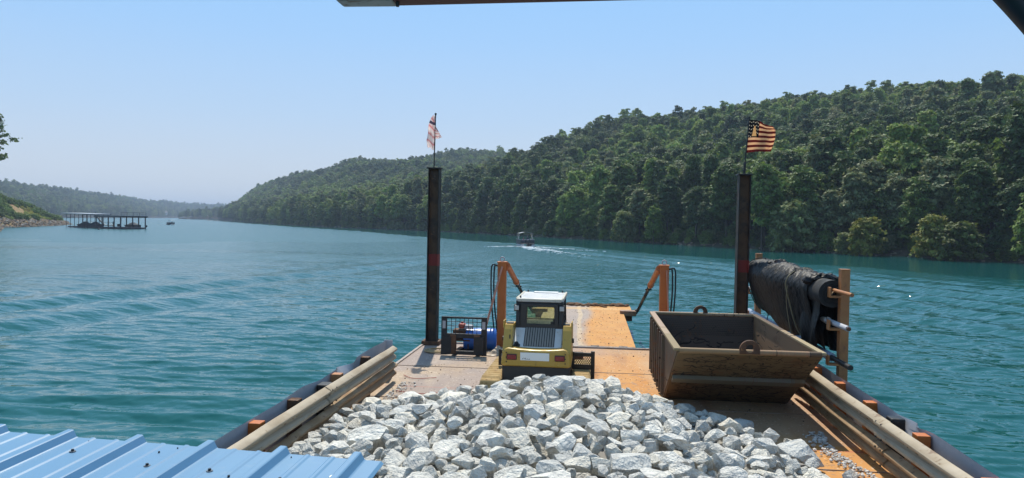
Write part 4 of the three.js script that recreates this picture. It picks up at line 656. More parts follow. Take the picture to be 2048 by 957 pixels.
// ---------------------------------------------------------------- fork frame, drum, pump and clutter by the left post
{
  const o = thing('fork_frame', 'black pallet fork carriage with a square mesh guard standing on the left front deck', 'fork carriage', [-3.27, DK, -18.45], -2 * R); o.rotation.x = -.03;
  const B = M.blackSteel, W = .61;
  mesh('side_plate', box(.15, 1.0, .06, -W + .07, .53, 0), B, o); mesh('side_plate', box(.15, 1.0, .06, W - .07, .53, 0), B, o);
  mesh('cross_bar', box(W * 2, .05, .06, 0, 1.02, 0), B, o); mesh('cross_bar', box(W * 2, .12, .08, 0, .54, 0), B, o); mesh('cross_bar', box(W * 2, .10, .1, 0, .10, .02), B, o);
  for (let i = 1; i < 8; i++) mesh('guard_bar', box(.014, .44, .014, -W + .15 + i * (W * 2 - .3) / 8, .8, 0, .002), B, o);
  for (let i = 1; i < 4; i++) mesh('guard_bar', box(W * 2 - .28, .014, .014, 0, .58 + i * .11, 0, .002), B, o);
  for (const x of [-.28, .36]) mesh('fork', [box(.16, .5, .06, x, .32, .06), box(.13, .055, 1.15, x, .07, -.55)], M.rust, o);
  mesh('hook_plate', [box(.24, .42, .05, -.44, .30, .07), box(.26, .46, .05, .42, .30, .07)], B, o);
  for (const s of [-1, 1]) mesh('reflector', box(.085, .2, .01, s * (W - .075), .83, .04, .002), plain(.40, .37, .36, .5), o);
  for (const y of [.2, .38]) mesh('slot_light', box(.02, .09, .012, -W + .06, y, .037, .002), plain(.5, .46, .4, .7), o);
  const drum = thing('plastic_drum', 'blue plastic drum lying on its side behind the black fork carriage', 'drum', [-3.0, DK + .305, -19.5], 8 * R);
  const pr = [[0, -.46], [.24, -.46], [.285, -.44], [.30, -.36], [.30, -.17], [.285, -.155], [.285, -.14], [.30, -.125], [.30, .125], [.285, .14], [.285, .155], [.30, .17], [.30, .36], [.285, .44], [.24, .46], [.22, .44], [0, .44]].map((p) => new THREE.Vector2(...p));
  mesh('drum_body', new THREE.LatheGeometry(pr, 40).rotateZ(Math.PI / 2), new THREE.MeshPhysicalMaterial({ color: lin(.02, .12, .42), roughness: .38, side: THREE.DoubleSide }), drum);
  mesh('bung', [rod([-.44, .16, .05], [-.475, .16, .05], .035), rod([.44, .16, .05], [.47, .16, .05], .035)], plain(.02, .1, .35, .5), drum);
  const pump = thing('engine_pump', 'small rusty engine pump with a red fuel tank standing behind the fork carriage', 'pump', [-3.48, DK, -19.35]);
  mesh('skid', [box(.5, .04, .4, 0, .3, 0), ...[-.2, .2].flatMap((x) => [bar([x, 0, -.16], [x, .3, -.16], .03), bar([x, 0, .16], [x, .3, .16], .03)])], M.rust, pump);
  mesh('engine_block', [rbox(.36, .26, .3, -.06, .46, 0, .03), ...[0, 1, 2, 3].map((i) => box(.3, .012, .34, -.06, .4 + i * .05, 0, .003))], M.rust, pump);
  mesh('fuel_tank', [rbox(.19, .13, .2, .0, .68, 0, .04), rod([0, .74, 0], [0, .79, 0], .035)], plain(.42, .045, .02, .4), pump);
  mesh('muffler', [rod([.1, .66, .05], [.32, .66, .05], .06), rod([.22, .42, 0], [.22, .64, 0], .02)], M.galv, pump);
  const hose = thing('hose_coil', 'tan hose coiled on the deck between the left post and the fork carriage', 'hose', [-4.02, DK + .03, -18.9]);
  const hp = []; for (let i = 0; i <= 70; i++) { const a = i / 70 * 6.283 * 2.6, r = .40 - .06 * i / 70 * 2.6; hp.push([Math.cos(a) * r * 1.1, .02 + .012 * Math.floor(i / 27), Math.sin(a) * r * .8]); } mesh('hose', tube(hp, .022, 260, 7), plain(.34, .24, .12, .8), hose);
  const cl = (label, x, z, w, d, mat, seed, name) => { const g = sheet(22, 22, (u, v) => { const a = (u - .5) * w, b = (v - .5) * d; return [x + a + .1 * noise(v * 4, seed), DK + .03 + .17 * Math.pow(fbm(u * 4 + seed, v * 4, seed, 4), 1.5) * Math.sin(Math.PI * u) * Math.sin(Math.PI * v) * 2, z + b + .1 * noise(u * 4, seed + 2)]; }); tag(mesh(name, g, mat), label, name.replace('_', ' ')); };
  cl('crumpled tan tarp lying between the fork carriage and the left orange post', -2.45, -18.85, .7, .55, worn(.6, [.46, .36, .26], [.36, .27, .18], [.28, .18, .1], { seed: 131 }), 4, 'tan_tarp'); cl('crumpled black plastic sheet beside the tan tarp on the deck', -2.16, -19.1, .42, .5, plain(.02, .02, .024, .4), 7, 'black_sheet');
  tag(mesh('red_cord', tube([[-4.2, DK + .03, -15.85], [-3.9, DK + .03, -15.55], [-3.4, DK + .03, -15.7]], .008, 30, 5), plain(.35, .06, .03, .7)), 'thin red cord lying on the deck by the end of the left guard rail', 'cord');
  const cord2 = tag(mesh('red_cord', tube([[-3.95, DK + .03, -14.35], [-3.5, DK + .03, -14.2], [-3.1, DK + .03, -14.3], [-2.95, DK + .03, -14.6]], .008, 30, 5), plain(.35, .06, .03, .7)), 'second red cord on the deck just behind the rock pile at the left', 'cord');
}
{ // gravel along the right rail, grit on the deck
  const r = rng(606), st = new THREE.IcosahedronGeometry(1, 0), p = st.attributes.position; for (let i = 0; i < p.count; i++) { const k = .75 + .5 * noise(p.getX(i) * 2 + 5, p.getY(i) * 2 + 5, p.getZ(i) * 2 + 5); p.setXYZ(i, p.getX(i) * k, p.getY(i) * k * .7, p.getZ(i) * k); } st.computeVertexNormals();
  const L = []; for (let i = 0; i < 620; i++) { const z = -12.7 + 5.5 * r(), x = 4.05 - Math.abs(r() + r() - 1) * .36 - .1 * Math.sin(z * 2); L.push({ x, z, y: DK + .03, sc: .014 + .034 * r() * r(), rot: r() * 6 }); } for (let i = 0; i < 260; i++) L.push({ x: -4.05 + .5 * r() * r(), z: -15.2 + 3.4 * r(), y: DK + .025, sc: .012 + .025 * r() * r(), rot: r() * 6 });
  tag(instances('gravel', st, plain(1, 1, 1, .9), L, scene, () => { const k = .3 + .4 * r(); return lin(k, k * .94, k * .85); }), 'small pale gravel gathered along the feet of the guard rails', 'gravel');
  const G = []; for (let i = 0; i < 520; i++) G.push({ x: -4.4 + 8.6 * r(), z: -13.2 - 6.8 * r(), y: DK + .016, sc: .008 + .022 * r() * r() * r(), rot: r() * 6 }); for (let i = 0; i < 300; i++) G.push({ x: -1.4 + 2.6 * r(), z: -20.6 - 9 * r(), y: DK + .085, sc: .01 + .026 * r() * r() * r(), rot: r() * 6 });
  tag(instances('deck_grit', st, plain(1, 1, 1, .9), G, scene, () => { const k = r() < .7 ? .06 : .4; return lin(k * 1.4, k, k * .7); }), 'dark clods and grit scattered over the deck and ramp', 'grit');
}

// ---------------------------------------------------------------- the rock pile: stones dropped one by one on a height map
{
  const r = rng(4711), NV = 16, variants = [];
  for (let v = 0; v < NV; v++) {
    // a broken block: a body bounded by random planes, its faces split fine and roughened
    const ax = [.86 + .40 * r(), .62 + .30 * r(), .88 + .66 * r()], tone = r(), q = new THREE.Vector3(), s = v * 13.7, pl = [], np = 8 + Math.floor(r() * 6);
    for (let i = 0; i < np; i++) { const d = new THREE.Vector3(r() * 2 - 1, r() * 2 - 1, r() * 2 - 1).normalize(); pl.push([d, .52 + .34 * r()]); }
    for (const d of [[1, 0, 0], [-1, 0, 0], [0, 1, 0], [0, -1, 0], [0, 0, 1], [0, 0, -1]]) pl.push([new THREE.Vector3(...d).add(new THREE.Vector3(r() - .5, r() - .5, r() - .5).multiplyScalar(.5)).normalize(), .74 + .22 * r()]);
    const vs = []; for (let a = 0; a < pl.length; a++) for (let b = a + 1; b < pl.length; b++) for (let c = b + 1; c < pl.length; c++) {
      const [n1, d1] = pl[a], [n2, d2] = pl[b], [n3, d3] = pl[c], cr = n2.clone().cross(n3), den = n1.dot(cr); if (Math.abs(den) < .05) continue;
      const p = cr.multiplyScalar(d1).add(n3.clone().cross(n1).multiplyScalar(d2)).add(n1.clone().cross(n2).multiplyScalar(d3)).divideScalar(den);
      if (p.length() < 1.5 && pl.every(([n, d]) => n.dot(p) < d + 1e-6)) vs.push(p);
    }
    let hull = new ConvexGeometry(vs); hull.deleteAttribute('normal'); let tri = Array.from(hull.attributes.position.array);
    for (let lv = 0; lv < 2; lv++) { const o = []; for (let i = 0; i < tri.length; i += 9) { const A = tri.slice(i, i + 3), B = tri.slice(i + 3, i + 6), C = tri.slice(i + 6, i + 9), m = (p, q2) => [(p[0] + q2[0]) / 2, (p[1] + q2[1]) / 2, (p[2] + q2[2]) / 2], ab = m(A, B), bc = m(B, C), ca = m(C, A); o.push(...A, ...ab, ...ca, ...ab, ...B, ...bc, ...ca, ...bc, ...C, ...ab, ...bc, ...ca); } tri = o; }
    const g1 = new THREE.BufferGeometry(); g1.setAttribute('position', new THREE.Float32BufferAttribute(tri, 3)); const g = mergeVertices(g1, 1e-4), p = g.attributes.position, col = new Float32Array(p.count * 3);
    for (let i = 0; i < p.count; i++) {
      q.fromBufferAttribute(p, i); const n1 = fbm(q.x * 2 + s, q.y * 2 + 20, q.z * 2 + 20, 3), n2 = fbm(q.x * 5 + s, q.y * 5 + 20, q.z * 5 + 20, 3), R0 = 1 + .13 * (n1 - .5) + .09 * (n2 - .5), len = q.length(), rd = 1 - .10 * sstep(.95, 1.4, len);
      p.setXYZ(i, q.x * R0 * rd * ax[0], q.y * R0 * rd * ax[1], q.z * R0 * rd * ax[2]);
      const n3 = fbm(q.x * 2.2 + s + 50, q.y * 2.2 + 7, q.z * 2.2 + 7, 4), n4 = noise(q.x * 9 + s, q.y * 9 + 5, q.z * 9 + 5), vein = sstep(.045, .012, Math.abs(fbm(q.x * 1.6 + q.y * 1.2 + s, q.z * 2 + 3, 8, 4) - .5));
      let c = mix3([.69, .67, .615], [.44, .43, .41], sstep(.46, .68, n3) * (.4 + .5 * tone)); c = mix3(c, [.75, .725, .655], sstep(.55, .8, n2) * .6); c = mix3(c, [.20, .21, .22], vein * .55 * tone); c = mix3(c, [.52, .45, .34], sstep(.63, .75, 1 - n3 + .15 * (n4 - .5)) * .35);
      const k = .92 + .16 * n4; col.set([c[0] * k, c[1] * k, c[2] * k], i * 3);
    }
    g.setAttribute('color', new THREE.BufferAttribute(col, 3)); const c2 = toCreasedNormals(g, .36); boxUV(c2); variants.push(c2);
  }
  const bump = pixelTex(256, 256, (x, y) => { const a = fbm(x / 256 * 6, y / 256 * 6, 2, 6, 6), b = 1 - Math.abs(fbm(x / 256 * 5, y / 256 * 9, 7, 4, 5) - .5) * 3; const q = clamp(a * .7 + b * .3); return [q, q, q]; }, false);
  const mats = [[1.05, 1.04, 1.01], [.99, .98, .96], [.90, .90, .89], [1.04, 1.0, .92], [.78, .79, .79]].map((c) => new THREE.MeshStandardMaterial({ color: lin(...c), vertexColors: true, roughness: .92, bumpMap: bump, bumpScale: .035 }));
  // the shape of the heap: height over the deck
  const ridge = [[-4.3, .26], [-3.6, .30], [-2.8, .42], [-1.8, .64], [-1, .79], [-.2, .79], [.6, .64], [1.2, .42], [1.8, .24], [2.6, .24], [3.1, .16], [3.6, .05], [3.9, 0], [4.3, 0]];
  const front = [[-4.3, .32], [-3, .5], [-1, .62], [1, .60], [2, .45], [3, .24], [3.6, .10], [4, 0]];
  const backZ = [[-4.3, -12.75], [-3.3, -13.3], [-2, -13.45], [-1, -13.55], [0, -13.6], [1, -13.75], [1.8, -13.75], [2.6, -12.9], [3.2, -12.3], [3.7, -11.2], [4, -10]];
  const target = (x, z) => { const bz = interp(backZ, x); if (z < bz || x < -4.24 || x > 4.0) return -1; const u = clamp((z - bz) / 1.15), rise = Math.pow(u, .75), a = interp(ridge, x), b = interp(front, x); return lerp(a, b, sstep(-11.6, -8.6, z)) * rise + .12 * (fbm(x * 1.1, z * 1.1, 4, 3) - .5) * u; };
  const CS = .035, X0 = -4.35, ZZ = -14.2, NX = Math.ceil(8.6 / CS), NZ = Math.ceil(8.6 / CS), hm = new Float32Array(NX * NZ), own = new Int32Array(NX * NZ).fill(-1), tg = new Float32Array(NX * NZ);
  for (let j = 0; j < NZ; j++) for (let i = 0; i < NX; i++) { const t = target(X0 + i * CS, ZZ + j * CS); tg[j * NX + i] = t; hm[j * NX + i] = t > .42 ? Math.max(0, t - .40) : 0; }
  // wall of the loader keeps stones out
  const stones = [], e = new THREE.Euler(), m4 = new THREE.Matrix4(), v3 = new THREE.Vector3();
  const pts = variants.map((g) => { const p = g.attributes.position, a = []; for (let i = 0; i < p.count; i += 3) a.push(p.getX(i), p.getY(i), p.getZ(i)); return a; });
  let fails = 0;
  for (let it = 0; it < 7000 && stones.length < 1500 && fails < 700; it++) {
    // pick the emptiest of some places
    let best = null; for (let k = 0; k < 14; k++) { const i = Math.floor(r() * NX), j = Math.floor(r() * NZ), t = tg[j * NX + i]; if (t < -.5) continue; const lack = t + .05 - hm[j * NX + i]; if (!best || lack > best[2]) best = [i, j, lack]; }
    if (!best || best[2] < .02) { fails++; continue; }
    const small = r(), lack = best[2], s = clamp((small < .28 ? .07 + .045 * r() : small < .80 ? .118 + .07 * r() : .185 + .08 * r()) * (stones.length < 250 ? 1.1 : 1), .07, Math.max(.1, lack * 1.15)), v = Math.floor(r() * NV);
    e.set((r() - .5) * 1.3, r() * 6.283, (r() - .5) * 1.3); m4.makeRotationFromEuler(e);
    const foot = new Map(), P = pts[v]; let ymax = -9;
    for (let q = 0; q < P.length; q += 3) { v3.set(P[q] * s, P[q + 1] * s, P[q + 2] * s).applyMatrix4(m4); const i = best[0] + Math.round(v3.x / CS), j = best[1] + Math.round(v3.z / CS), k = j * NX + i; const f = foot.get(k); if (!f) foot.set(k, [v3.y, v3.y, i, j]); else { if (v3.y < f[0]) f[0] = v3.y; if (v3.y > f[1]) f[1] = v3.y; } if (v3.y > ymax) ymax = v3.y; }
    let ok = true; const need = [];
    for (const [k, f] of foot) { if (f[2] < 2 || f[2] >= NX - 2 || f[3] < 0 || f[3] >= NZ) { ok = false; break; } const wx = X0 + f[2] * CS; if (wx < -4.22 || wx > 4.1) { ok = false; break; } const wz = ZZ + f[3] * CS; if (wz < -13.72 && wx > -2.4 && wx < .35) { ok = false; break; } if (wz < -13.1 && wx > 1.5 && hm[k] + f[1] > .9) { ok = false; break; } need.push(hm[k] - f[0]); }
    if (!ok) { fails++; continue; }
    need.sort((a, b) => b - a); const y = need[Math.floor(need.length * .05)];                    // settles into the gaps a little
    const X = X0 + best[0] * CS, Z = ZZ + best[1] * CS; if (y + ymax > Math.max(tg[best[1] * NX + best[0]], 0) + .10 + s * .45) { fails++; continue; }
    for (const [k, f] of foot) if (y + f[1] > hm[k]) { hm[k] = y + f[1]; own[k] = stones.length; }
    stones.push({ x: X, y: DK + .012 + y, z: Z, s, v, e: e.clone(), m: Math.floor(r() * 5), seen: 0 }); fails = 0;
  }
  for (let k = 0; k < own.length; k++) if (own[k] >= 0) { const st = stones[own[k]]; st.seen++; }
  for (const st of stones) { const d2 = st.x * st.x + st.z * st.z, below = (4.5 - st.y) / -st.z > .375, roof = st.x < -.55 && (4.5 - st.y) / -st.z > .325; st.score = below || roof ? 0 : st.seen / d2; }
  const order = [...stones].sort((a, b) => b.score - a.score), shown = new Set(order.slice(0, 298));
  const protos = new Map();
  for (const st of stones) if (shown.has(st)) {
    let o; const key = st.v; if (!protos.has(key)) { o = new THREE.Mesh(variants[st.v], mats[st.m]); o.castShadow = o.receiveShadow = true; protos.set(key, o); } o = protos.get(key).clone(); o.material = mats[st.m];
    o.name = numbered('limestone_rock'); o.position.set(st.x, st.y, st.z); o.rotation.copy(st.e); o.scale.setScalar(st.s); scene.add(o);
    const sz = st.s > .19 ? 'large' : st.s > .125 ? 'fist sided, middle sized'.replace('fist sided, ', '') : 'small', tone = ['white', 'pale grey', 'grey', 'cream white', 'dark grey'][st.m];
    tag(o, `${sz} ${tone} angular limestone rock lying loose in the pile on the barge deck`, 'rock', `${sz} ${tone} rocks of the pile`);
  }
  const rest = stones.filter((s) => !shown.has(s)), grp = new THREE.Group(); grp.name = 'rock_pile'; grp.userData.kind = 'stuff'; tag(grp, 'the rest of the broken white limestone filling the pile', 'rocks'); scene.add(grp);
  for (let v = 0; v < NV; v++) { const l = rest.filter((s) => s.v === v); if (!l.length) continue; const q = new THREE.Quaternion(); instances('rocks', variants[v], mats[0], l.map((s) => ({ x: s.x, y: s.y, z: s.z, sc: s.s, q: q.clone().setFromEuler(s.e) })), grp, () => { const k = .8 + .2 * r(); return lin(k, k, k * .99); }); }
  { // broken stone and fines that fill the heap between the stones
    const g = sheet(110, 110, (u, v) => { const x = lerp(-4.2, 4.0, u), z = lerp(-13.8, -5.7, v), t = target(x, z); return [x, DK + .012 + Math.max(t > .42 ? t - .38 : 0, 0) + (t > .1 ? .04 * (fbm(x * 5, z * 5, 1, 4) - .3) : -.1), z]; });
    const m = mesh('crushed_stone', g, plain(.24, .235, .225, .95), grp); m.userData.kind = 'stuff';
  }
  console.log('stones', stones.length, 'forest', forest.length);
}

// ---------------------------------------------------------------- blue ribbed metal roof below the camera
{
  const o = thing('metal_roof', 'blue ribbed sheet metal roof corner with screws at the lower left', 'roof', [0, 0, 0]);
  const yAt = (x) => 3.497 - .0254 * (x + .83), zE = -2.84, zB = .4, x1 = -.833;
  const prof = []; // ribs every 0.32 m, two low ones between
  const ribs = []; for (let k = 0; k < 12; k++) ribs.push(-.945 - k * .3225);
  const pt = (x, dy) => prof.push([x, dy]);
  pt(x1 + .0, -.01); pt(x1 - .012, 0);
  for (const c of ribs) { pt(c + .036, 0); pt(c + .030, .003); pt(c + .016, .030); pt(c + .011, .033); pt(c - .011, .033); pt(c - .016, .030); pt(c - .030, .003); pt(c - .036, 0); for (const f of [.107, .215]) { pt(c - f + .014, 0); pt(c - f + .006, .0045); pt(c - f - .006, .0045); pt(c - f - .014, 0); } }
  const n = prof.length - 1, f = (dy) => sheet(n, 24, (u, v) => { const [x, y] = prof[Math.round(u * n)], z = lerp(zE, zB, v); return [x + (v * 24 < 1 ? 0 : 0) + (Math.round(u * n) === 0 ? (z - zE) * .1 * 0 : 0), yAt(x) + y + dy + .0025 * (noise(x * 4, z * 3, 2) - .5) + (z - zE) * -.03, z]; });
  const paint = new THREE.MeshPhysicalMaterial({ roughness: .5, side: THREE.DoubleSide, map: pixelTex(512, 512, (x, y) => { const a = fbm(x / 512 * 4, y / 512 * 4, 3, 5, 4), b = fbm(x / 512 * 30, y / 512 * 30, 5, 3, 30), s = h3(x, y, 4); let c = mix3([.075, .20, .34], [.095, .225, .36], a); c = mix3(c, [.16, .26, .36], sstep(.62, .8, b * .6 + a * .4) * .35); if (s > .9975) c = mix3(c, [.08, .09, .1], .6); return S3(c); }, true, 1.3), clearcoat: .25, clearcoatRoughness: .35 });
  mesh('roof_sheet', [toCreasedNormals(f(0), .3), toCreasedNormals(f(-.0012), .3)], paint, o);
  const screw = (x, z, s) => { const y = yAt(x) + (z - zE) * -.03, g = mesh('roof_screw', new THREE.CylinderGeometry(s * .55, s * .6, s * .9, 6).translate(x, y + s * .65, z), plain(.03, .03, .03, .4, { metalness: .5 }), o); if (s > .008) mesh('washer', [new THREE.CylinderGeometry(s * 1.15, s * 1.25, .003, 16).translate(x, y + .002, z)], plain(.10, .12, .14, .6), g); };
  for (const [x, z, s] of [[-2.1, -2.68, .0105], [-1.72, -2.60, .0105], [-1.46, -2.60, .0105], [-1.76, -2.74, .0065], [-1.715, -2.80, .005], [-1.16, -2.57, .0105], [-1.30, -2.76, .006], [-.86, -2.60, .006], [-1.36, -2.56, .008], [-2.12, -2.80, .004], [-1.215, -2.80, .0045]]) screw(x, z, s);
  const dr = (x, z, a, b, t) => { const g = new THREE.SphereGeometry(1, 16, 8); g.scale(a, .003, b); g.rotateY(t); g.translate(x, yAt(x) + .002 + (z - zE) * -.03, z); return g; };
  mesh('bird_dropping', [dr(-.975, -2.64, .016, .022, .4)], plain(.8, .8, .76, .8), o); mesh('bird_dropping', dr(-.965, -2.685, .008, .018, -.4).translate(.01, .012, 0), plain(.75, .75, .7, .8), o);
  mesh('fascia', box(4.4, .05, .03, x1 - 2.25, 3.40, zE + .02).rotateZ(0), plain(.05, .1, .2, .6), o);
}
// ---------------------------------------------------------------- overhead: red beam and a dark curved strut of the wheelhouse
{
  const o = thing('overhead_beam', 'dark red steel beam with a pale end plate across the top edge of the view', 'beam', [0, 0, 0]);
  mesh('beam', bar([-.46, 5.021, -1.6], [.9, 5.033, -1.62], .05, .05), plain(.10, .022, .018, .6), o);
  mesh('end_plate', [bar([-.585, 5.021, -1.595], [-.452, 5.0195, -1.595], .056, .052)], worn(.3, [.42, .41, .38], [.33, .31, .28], [.2, .15, .1], { seed: 160, n: 128 }), o);
  mesh('bolt', rod([-.445, 5.02, -1.59], [-.445, 4.985, -1.59], .006, .004, 8), M.dark, o);
  for (const x of [-.555, -.50]) mesh('bolt', rod([x, 4.997, -1.565], [x, 4.997, -1.56], .004, .004, 8), M.dark, o);
  const s = thing('roof_strut', 'black curved strut of the wheelhouse crossing the top right corner of the view', 'strut', [0, 0, 0]);
  mesh('strut_tube', tube([[.42, 5.085, -1.2], [.548, 4.965, -1.2], [.622, 4.892, -1.2], [.664, 4.846, -1.2], [.708, 4.792, -1.2], [.79, 4.665, -1.2]], .0195, 60, 14), plain(.012, .013, .017, .45), s);
  mesh('strut_seam', tube([[.42, 5.1, -1.18], [.558, 4.97, -1.18], [.632, 4.896, -1.18], [.674, 4.85, -1.18], [.718, 4.796, -1.18], [.8, 4.665, -1.18]], .006, 60, 8), plain(.03, .03, .035, .6), s);
  const p = thing('ceiling_panel', 'small corner of a pale wheelhouse ceiling panel behind the black strut', 'panel', [0, 0, 0]);
  mesh('panel', [prism([[.60, 4.93], [.72, 4.815], [1.2, 4.9], [1.2, 5.4], [.6, 5.4]], .02).translate(0, 0, -1.25)], plain(.5, .46, .4, .8), p);
}

// ---------------------------------------------------------------- boats, dock and houses far off
{
  const white = plain(.7, .7, .7, .5), dk = plain(.02, .024, .03, .5), al = plain(.35, .36, .38, .4);
  const boat = (label, x, z, turn, k, name) => { // a small pontoon boat with a canopy, stern to the camera
    const o = thing(name, label, 'boat', [x, .0, z], turn), W = 1.25 * k, L = 3.2;
    for (const s of [-1, 1]) mesh('pontoon', [rod([s * W * .75, .12, L], [s * W * .75, .12, -L + .6], .33, .33, 12), rod([s * W * .75, .12, -L + .6], [s * W * .75, .3, -L - .2], .33, .05, 12)], al, o);
    mesh('deck', rbox(W * 2, .14, L * 2, 0, .52, 0, .04), dk, o);
    mesh('side_panel', [box(.06, .62, L * 1.8, -W + .03, .92, -.1), box(.06, .62, L * 1.8, W - .03, .92, -.1), box(W * 1.3, .62, .06, W * .3, .92, L * .85)], dk, o);
    mesh('rail', [bar([-W, 1.26, L * .85], [-W, 1.26, -L * .9], .05), bar([W, 1.26, L * .85], [W, 1.26, -L * .9], .05), bar([-W, 1.26, L * .85], [W, 1.26, L * .85], .05)], al, o);
    mesh('seat', [rbox(W * .8, .5, .7, W * .5, .85, L * .55, .1), rbox(W * .7, .5, .7, -W * .55, .85, L * .5, .1), rbox(.6, 1.0, .5, W * .4, 1.05, -.3, .08)], plain(.10, .10, .11, .6), o);
    mesh('canopy', sheet(10, 10, (u, v) => [lerp(-W * .95, W * .95, u), 2.35 + .22 * Math.sin(Math.PI * u) - .05 * (v - .5), lerp(1.5, -1.3, v)]), plain(.42, .44, .47, .8), o);
    mesh('canopy_frame', [-1, 1].flatMap((s) => [bar([s * W, 1.26, .1], [s * W * .95, 2.35, 1.4], .045), bar([s * W, 1.26, .1], [s * W * .95, 2.35, -1.2], .045), bar([s * W, 1.26, 1.2], [s * W * .95, 2.32, .2], .035)]), al, o);
    mesh('outboard_motor', [rbox(.42, .6, .5, 0, .95, L + .15, .1), box(.16, .7, .25, 0, .4, L + .2)], dk, o);
    for (const [px, pz, c] of [[-.45, .7, [.35, .1, .1]], [.5, -.1, [.12, .14, .2]]]) { const pr = [[0, 0], [.17, .02], [.2, .3], [.22, .52], [.13, .6], [.06, .63], [.06, .67], [.1, .72], [.115, .8], [.09, .9], [0, .93]].map((q) => new THREE.Vector2(...q)); const pg = thing('person', `person under the canopy of the ${k > .95 ? 'boat with the white wake' : 'far boat'}, ${c[0] > .3 ? 'in dark red' : 'in dark blue'}`, 'person', [x + px * Math.cos(turn) + pz * Math.sin(turn), .75, z + pz * Math.cos(turn) - px * Math.sin(turn)], turn); const b = new THREE.LatheGeometry(pr, 16); b.scale(1, 1, .75); mesh('body', [b, rod([-.2, .5, 0], [-.27, .22, -.15], .06, .045, 8), rod([.2, .5, 0], [.27, .22, -.15], .06, .045, 8), rod([-.1, .08, -.1], [-.11, .06, -.5], .085, .06, 8), rod([.1, .08, -.1], [.11, .06, -.5], .085, .06, 8)], plain(...c, .8), pg); const hd = new THREE.SphereGeometry(.105, 14, 10); hd.scale(.9, 1.15, 1); hd.translate(0, .82, 0); mesh('head', hd, plain(.35, .2, .14, .7), pg); }
    return o;
  };
  boat('pontoon boat with a grey canopy driving away ahead of a white wake', boatAt[0], boatAt[1] - 1.5, 14 * R, 1.0, 'pontoon_boat');
  boat('small far canopy boat on the pale water right of the covered dock', -215.5, -345, 15 * R, .9, 'pontoon_boat');
  const wk = []; for (let i = 0; i < 15; i++) wk.push([boatAt[0] + .19 * i * 1.6 + .25 * i, boatAt[1] + 2.5 + i * 1.55, 1.6 + i * .32, 1.6, Math.round(30 - i * 1.6), .32 - i * .012]);
  for (let i = 0; i < 12; i++) wk.push([boatAt[0] + 2 + i * 1.05, boatAt[1] + 1.5 + i * 1.25, 1.4, 1.6, 9 - Math.floor(i * .6), .26 - i * .012], [boatAt[0] - 1.9 - i * .38, boatAt[1] + 1 + i * .35, 1.2, 1.2, 9 - Math.floor(i * .6), .26 - i * .012]);
  for (let i = 0; i < 6; i++) wk.push([boatAt[0] + 6 + i * 1.0, boatAt[1] + 22 + i * 2.0, 1.8, 2, 3, .14]);
  foam('boat_wake', 'white churned foam trailing behind the canopy boat', wk, 12);
  foam('boat_wake', 'short white bow wave beside the far canopy boat', [[-219.5, -344.5, 6, 1.5, 30, .35]], 13);
  foam('side_foam', 'white bubbly water stirred up between the left guard rail end and the barge deck', [[-5.0, -16.6, .5, 1.8, 260, .035], [-4.95, -15.9, .35, .8, 160, .03]], 14);

  // covered dock at the end of the left bank
  const D = thing('boat_dock', 'long covered boat dock with dark posts and a roof deck beside the left bank', 'dock', [-147, 0, -221]);
  D.rotation.y = Math.atan2(-(-221 + 234), -147 + 171.5) + Math.PI;      // local +x runs away from the open end towards the bank
  const dkm = plain(.035, .035, .04, .7), pos = (x, y, z) => [x, y, z];
  mesh('float_deck', [box(17, .5, 8, 8, .32, -4), box(22, .4, 2.4, 27, .3, -6)], dkm, D); mesh('roof_deck', [box(17.4, .22, 8.6, 8, 4.3, -4)], plain(.16, .17, .18, .7), D); mesh('roof_fascia', [box(17.6, .5, .1, 8, 4.05, .35), box(17.6, .5, .1, 8, 4.05, -8.4)], plain(.10, .10, .11, .7), D);
  for (const x of [0, 4.2, 8, 12, 16]) for (const z of [0, -8]) mesh('dock_post', box(.28, 4.2, .28, x, 2.1, z), dkm, D);
  for (const x of [0, 4, 8, 12, 16]) mesh('railing_post', box(.08, 1.1, .08, x, 4.95, .2), dkm, D); mesh('railing', [bar([0, 5.45, .2], [16.4, 5.45, .2], .06), bar([0, 4.95, .2], [16.4, 4.95, .2], .04), bar([0, 5.45, .2], [0, 5.45, -8], .06)], dkm, D);
  mesh('long_roof', [prism([[17, 4.75], [36, 4.95], [36, 5.15], [17, 4.95]], 7).translate(0, 0, -10)], plain(.66, .68, .70, .5), D); mesh('long_fascia', box(19.4, .28, .12, 26.5, 4.72, -2.8), dkm, D);
  for (let i = 0; i < 13; i++) mesh('dock_post', box(.14, 4.6, .14, 18 + i * 1.5, 2.4, -3.2 - (i % 2) * 6), dkm, D);
  mesh('stairs', [bar([21, 1, -3], [27.5, 4.7, -3], .2, .45), bar([21, 1.9, -3], [27.5, 5.5, -3], .07)], dkm, D); mesh('gangway', [bar([18, .9, -1.6], [38, 1.2, -1.6], .9, .25), bar([18, 1.9, -1.6], [38, 2.2, -1.6], .1), ...Array.from({ length: 9 }, (_, i) => bar([18 + i * 2.2, .9 + (i % 2), -1.5], [20.2 + i * 2.2, 1.9 - (i % 2), -1.5], .09))], plain(.3, .31, .33, .5), D);
  mesh('dock_box', [box(1, .9, .8, 15, 1.1, -1), box(.5, 1.8, .4, 16.6, 1.4, -2), box(.35, .7, .3, -.8, 1.0, 0)], dkm, D);
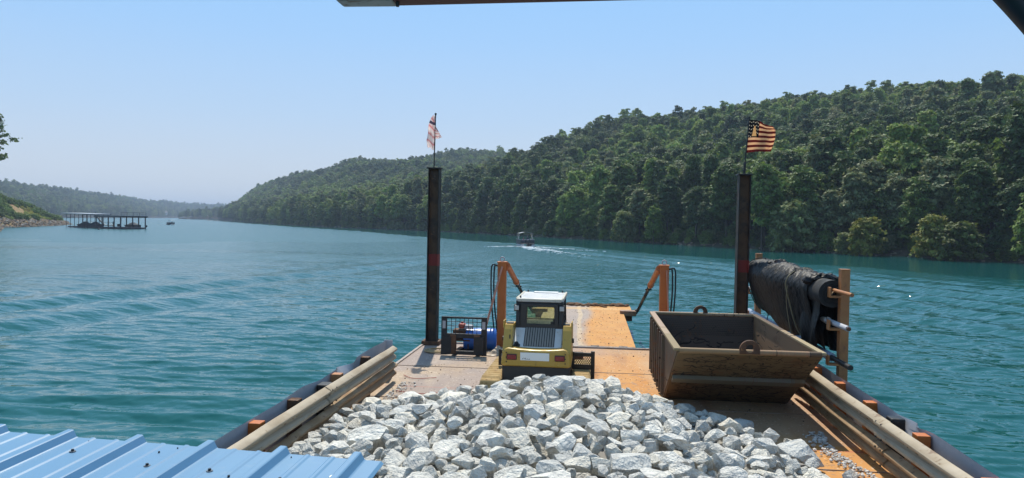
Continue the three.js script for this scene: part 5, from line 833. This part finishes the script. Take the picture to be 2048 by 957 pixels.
  const b2 = thing('moored_boat', 'dark covered boat moored under the roof of the dock', 'boat', [-157, .1, -229], D.rotation.y - .05);
  mesh('hull', prism([[-3.6, .1], [2.6, .1], [3.8, 1.1], [-3.6, 1.2]], 2.2, .05).translate(0, 0, -1.1), dkm, b2); mesh('boat_cover', sheet(12, 8, (u, v) => [lerp(-3.6, 3.4, u), 1.2 + .9 * Math.sin(Math.PI * clamp(u * 1.1)) * Math.sin(Math.PI * v), lerp(-1.15, 1.15, v)]), plain(.03, .04, .05, .8), b2);
  for (const [x, l] of [[20, 'dark covered boat in the long part of the dock, nearer its open end'], [27, 'dark covered boat in the long part of the dock, nearer the bank']]) { const w = new THREE.Vector3(x, .1, -6.5).applyAxisAngle(new THREE.Vector3(0, 1, 0), D.rotation.y), c = b2.clone(); c.name = numbered('moored_boat'); c.position.set(-147 + w.x, .1, -221 + w.z); c.userData = { ...c.userData, label: l }; scene.add(c); }
  tag(mesh('buoy', [new THREE.SphereGeometry(.35, 14, 10).translate(-150.3, .15, -203), rod([-150.3, .4, -203], [-150.3, .75, -203], .05)], dkm), 'small black buoy floating in front of the open end of the dock', 'buoy');
  // far houses on the other shore
  const house = (label, x, z, w, y) => { const o = thing('lake_house', label, 'house', [x, y, z], 30 * R); mesh('wall', box(w, 6, 9, 0, 3, 0), plain(.62, .60, .56, .8), o); mesh('roof', prism([[-5.4, 6], [5.4, 6], [0, 9.6]], w + 1).rotateY(Math.PI / 2).translate(-w / 2 - .5, 0, 0), plain(.16, .15, .15, .8), o); for (let i = 0; i < 4; i++) mesh('window', box(w / 7, 2, .1, -w / 2 + (i + .5) * w / 4, 3.4, 4.53), plain(.05, .06, .08, .2), o); };
  for (const [t, s, w, l] of [[1180, 6, 15, 'white far house on the other shore, the one just above the dock roof'], [1420, 46, 15, 'white far house high on the hazy hill above the far boat'], [1660, 40, 17, 'white far house on the hazy hill right of the far boat'], [1560, 4, 14, 'pale far house close to the water between the dock and the far boat']]) { const [x, z] = hillB.at(t, s); house(l, x, z, w, hillB.hgt(t, s) + 5); }
}
renderer.render(scene, camera);
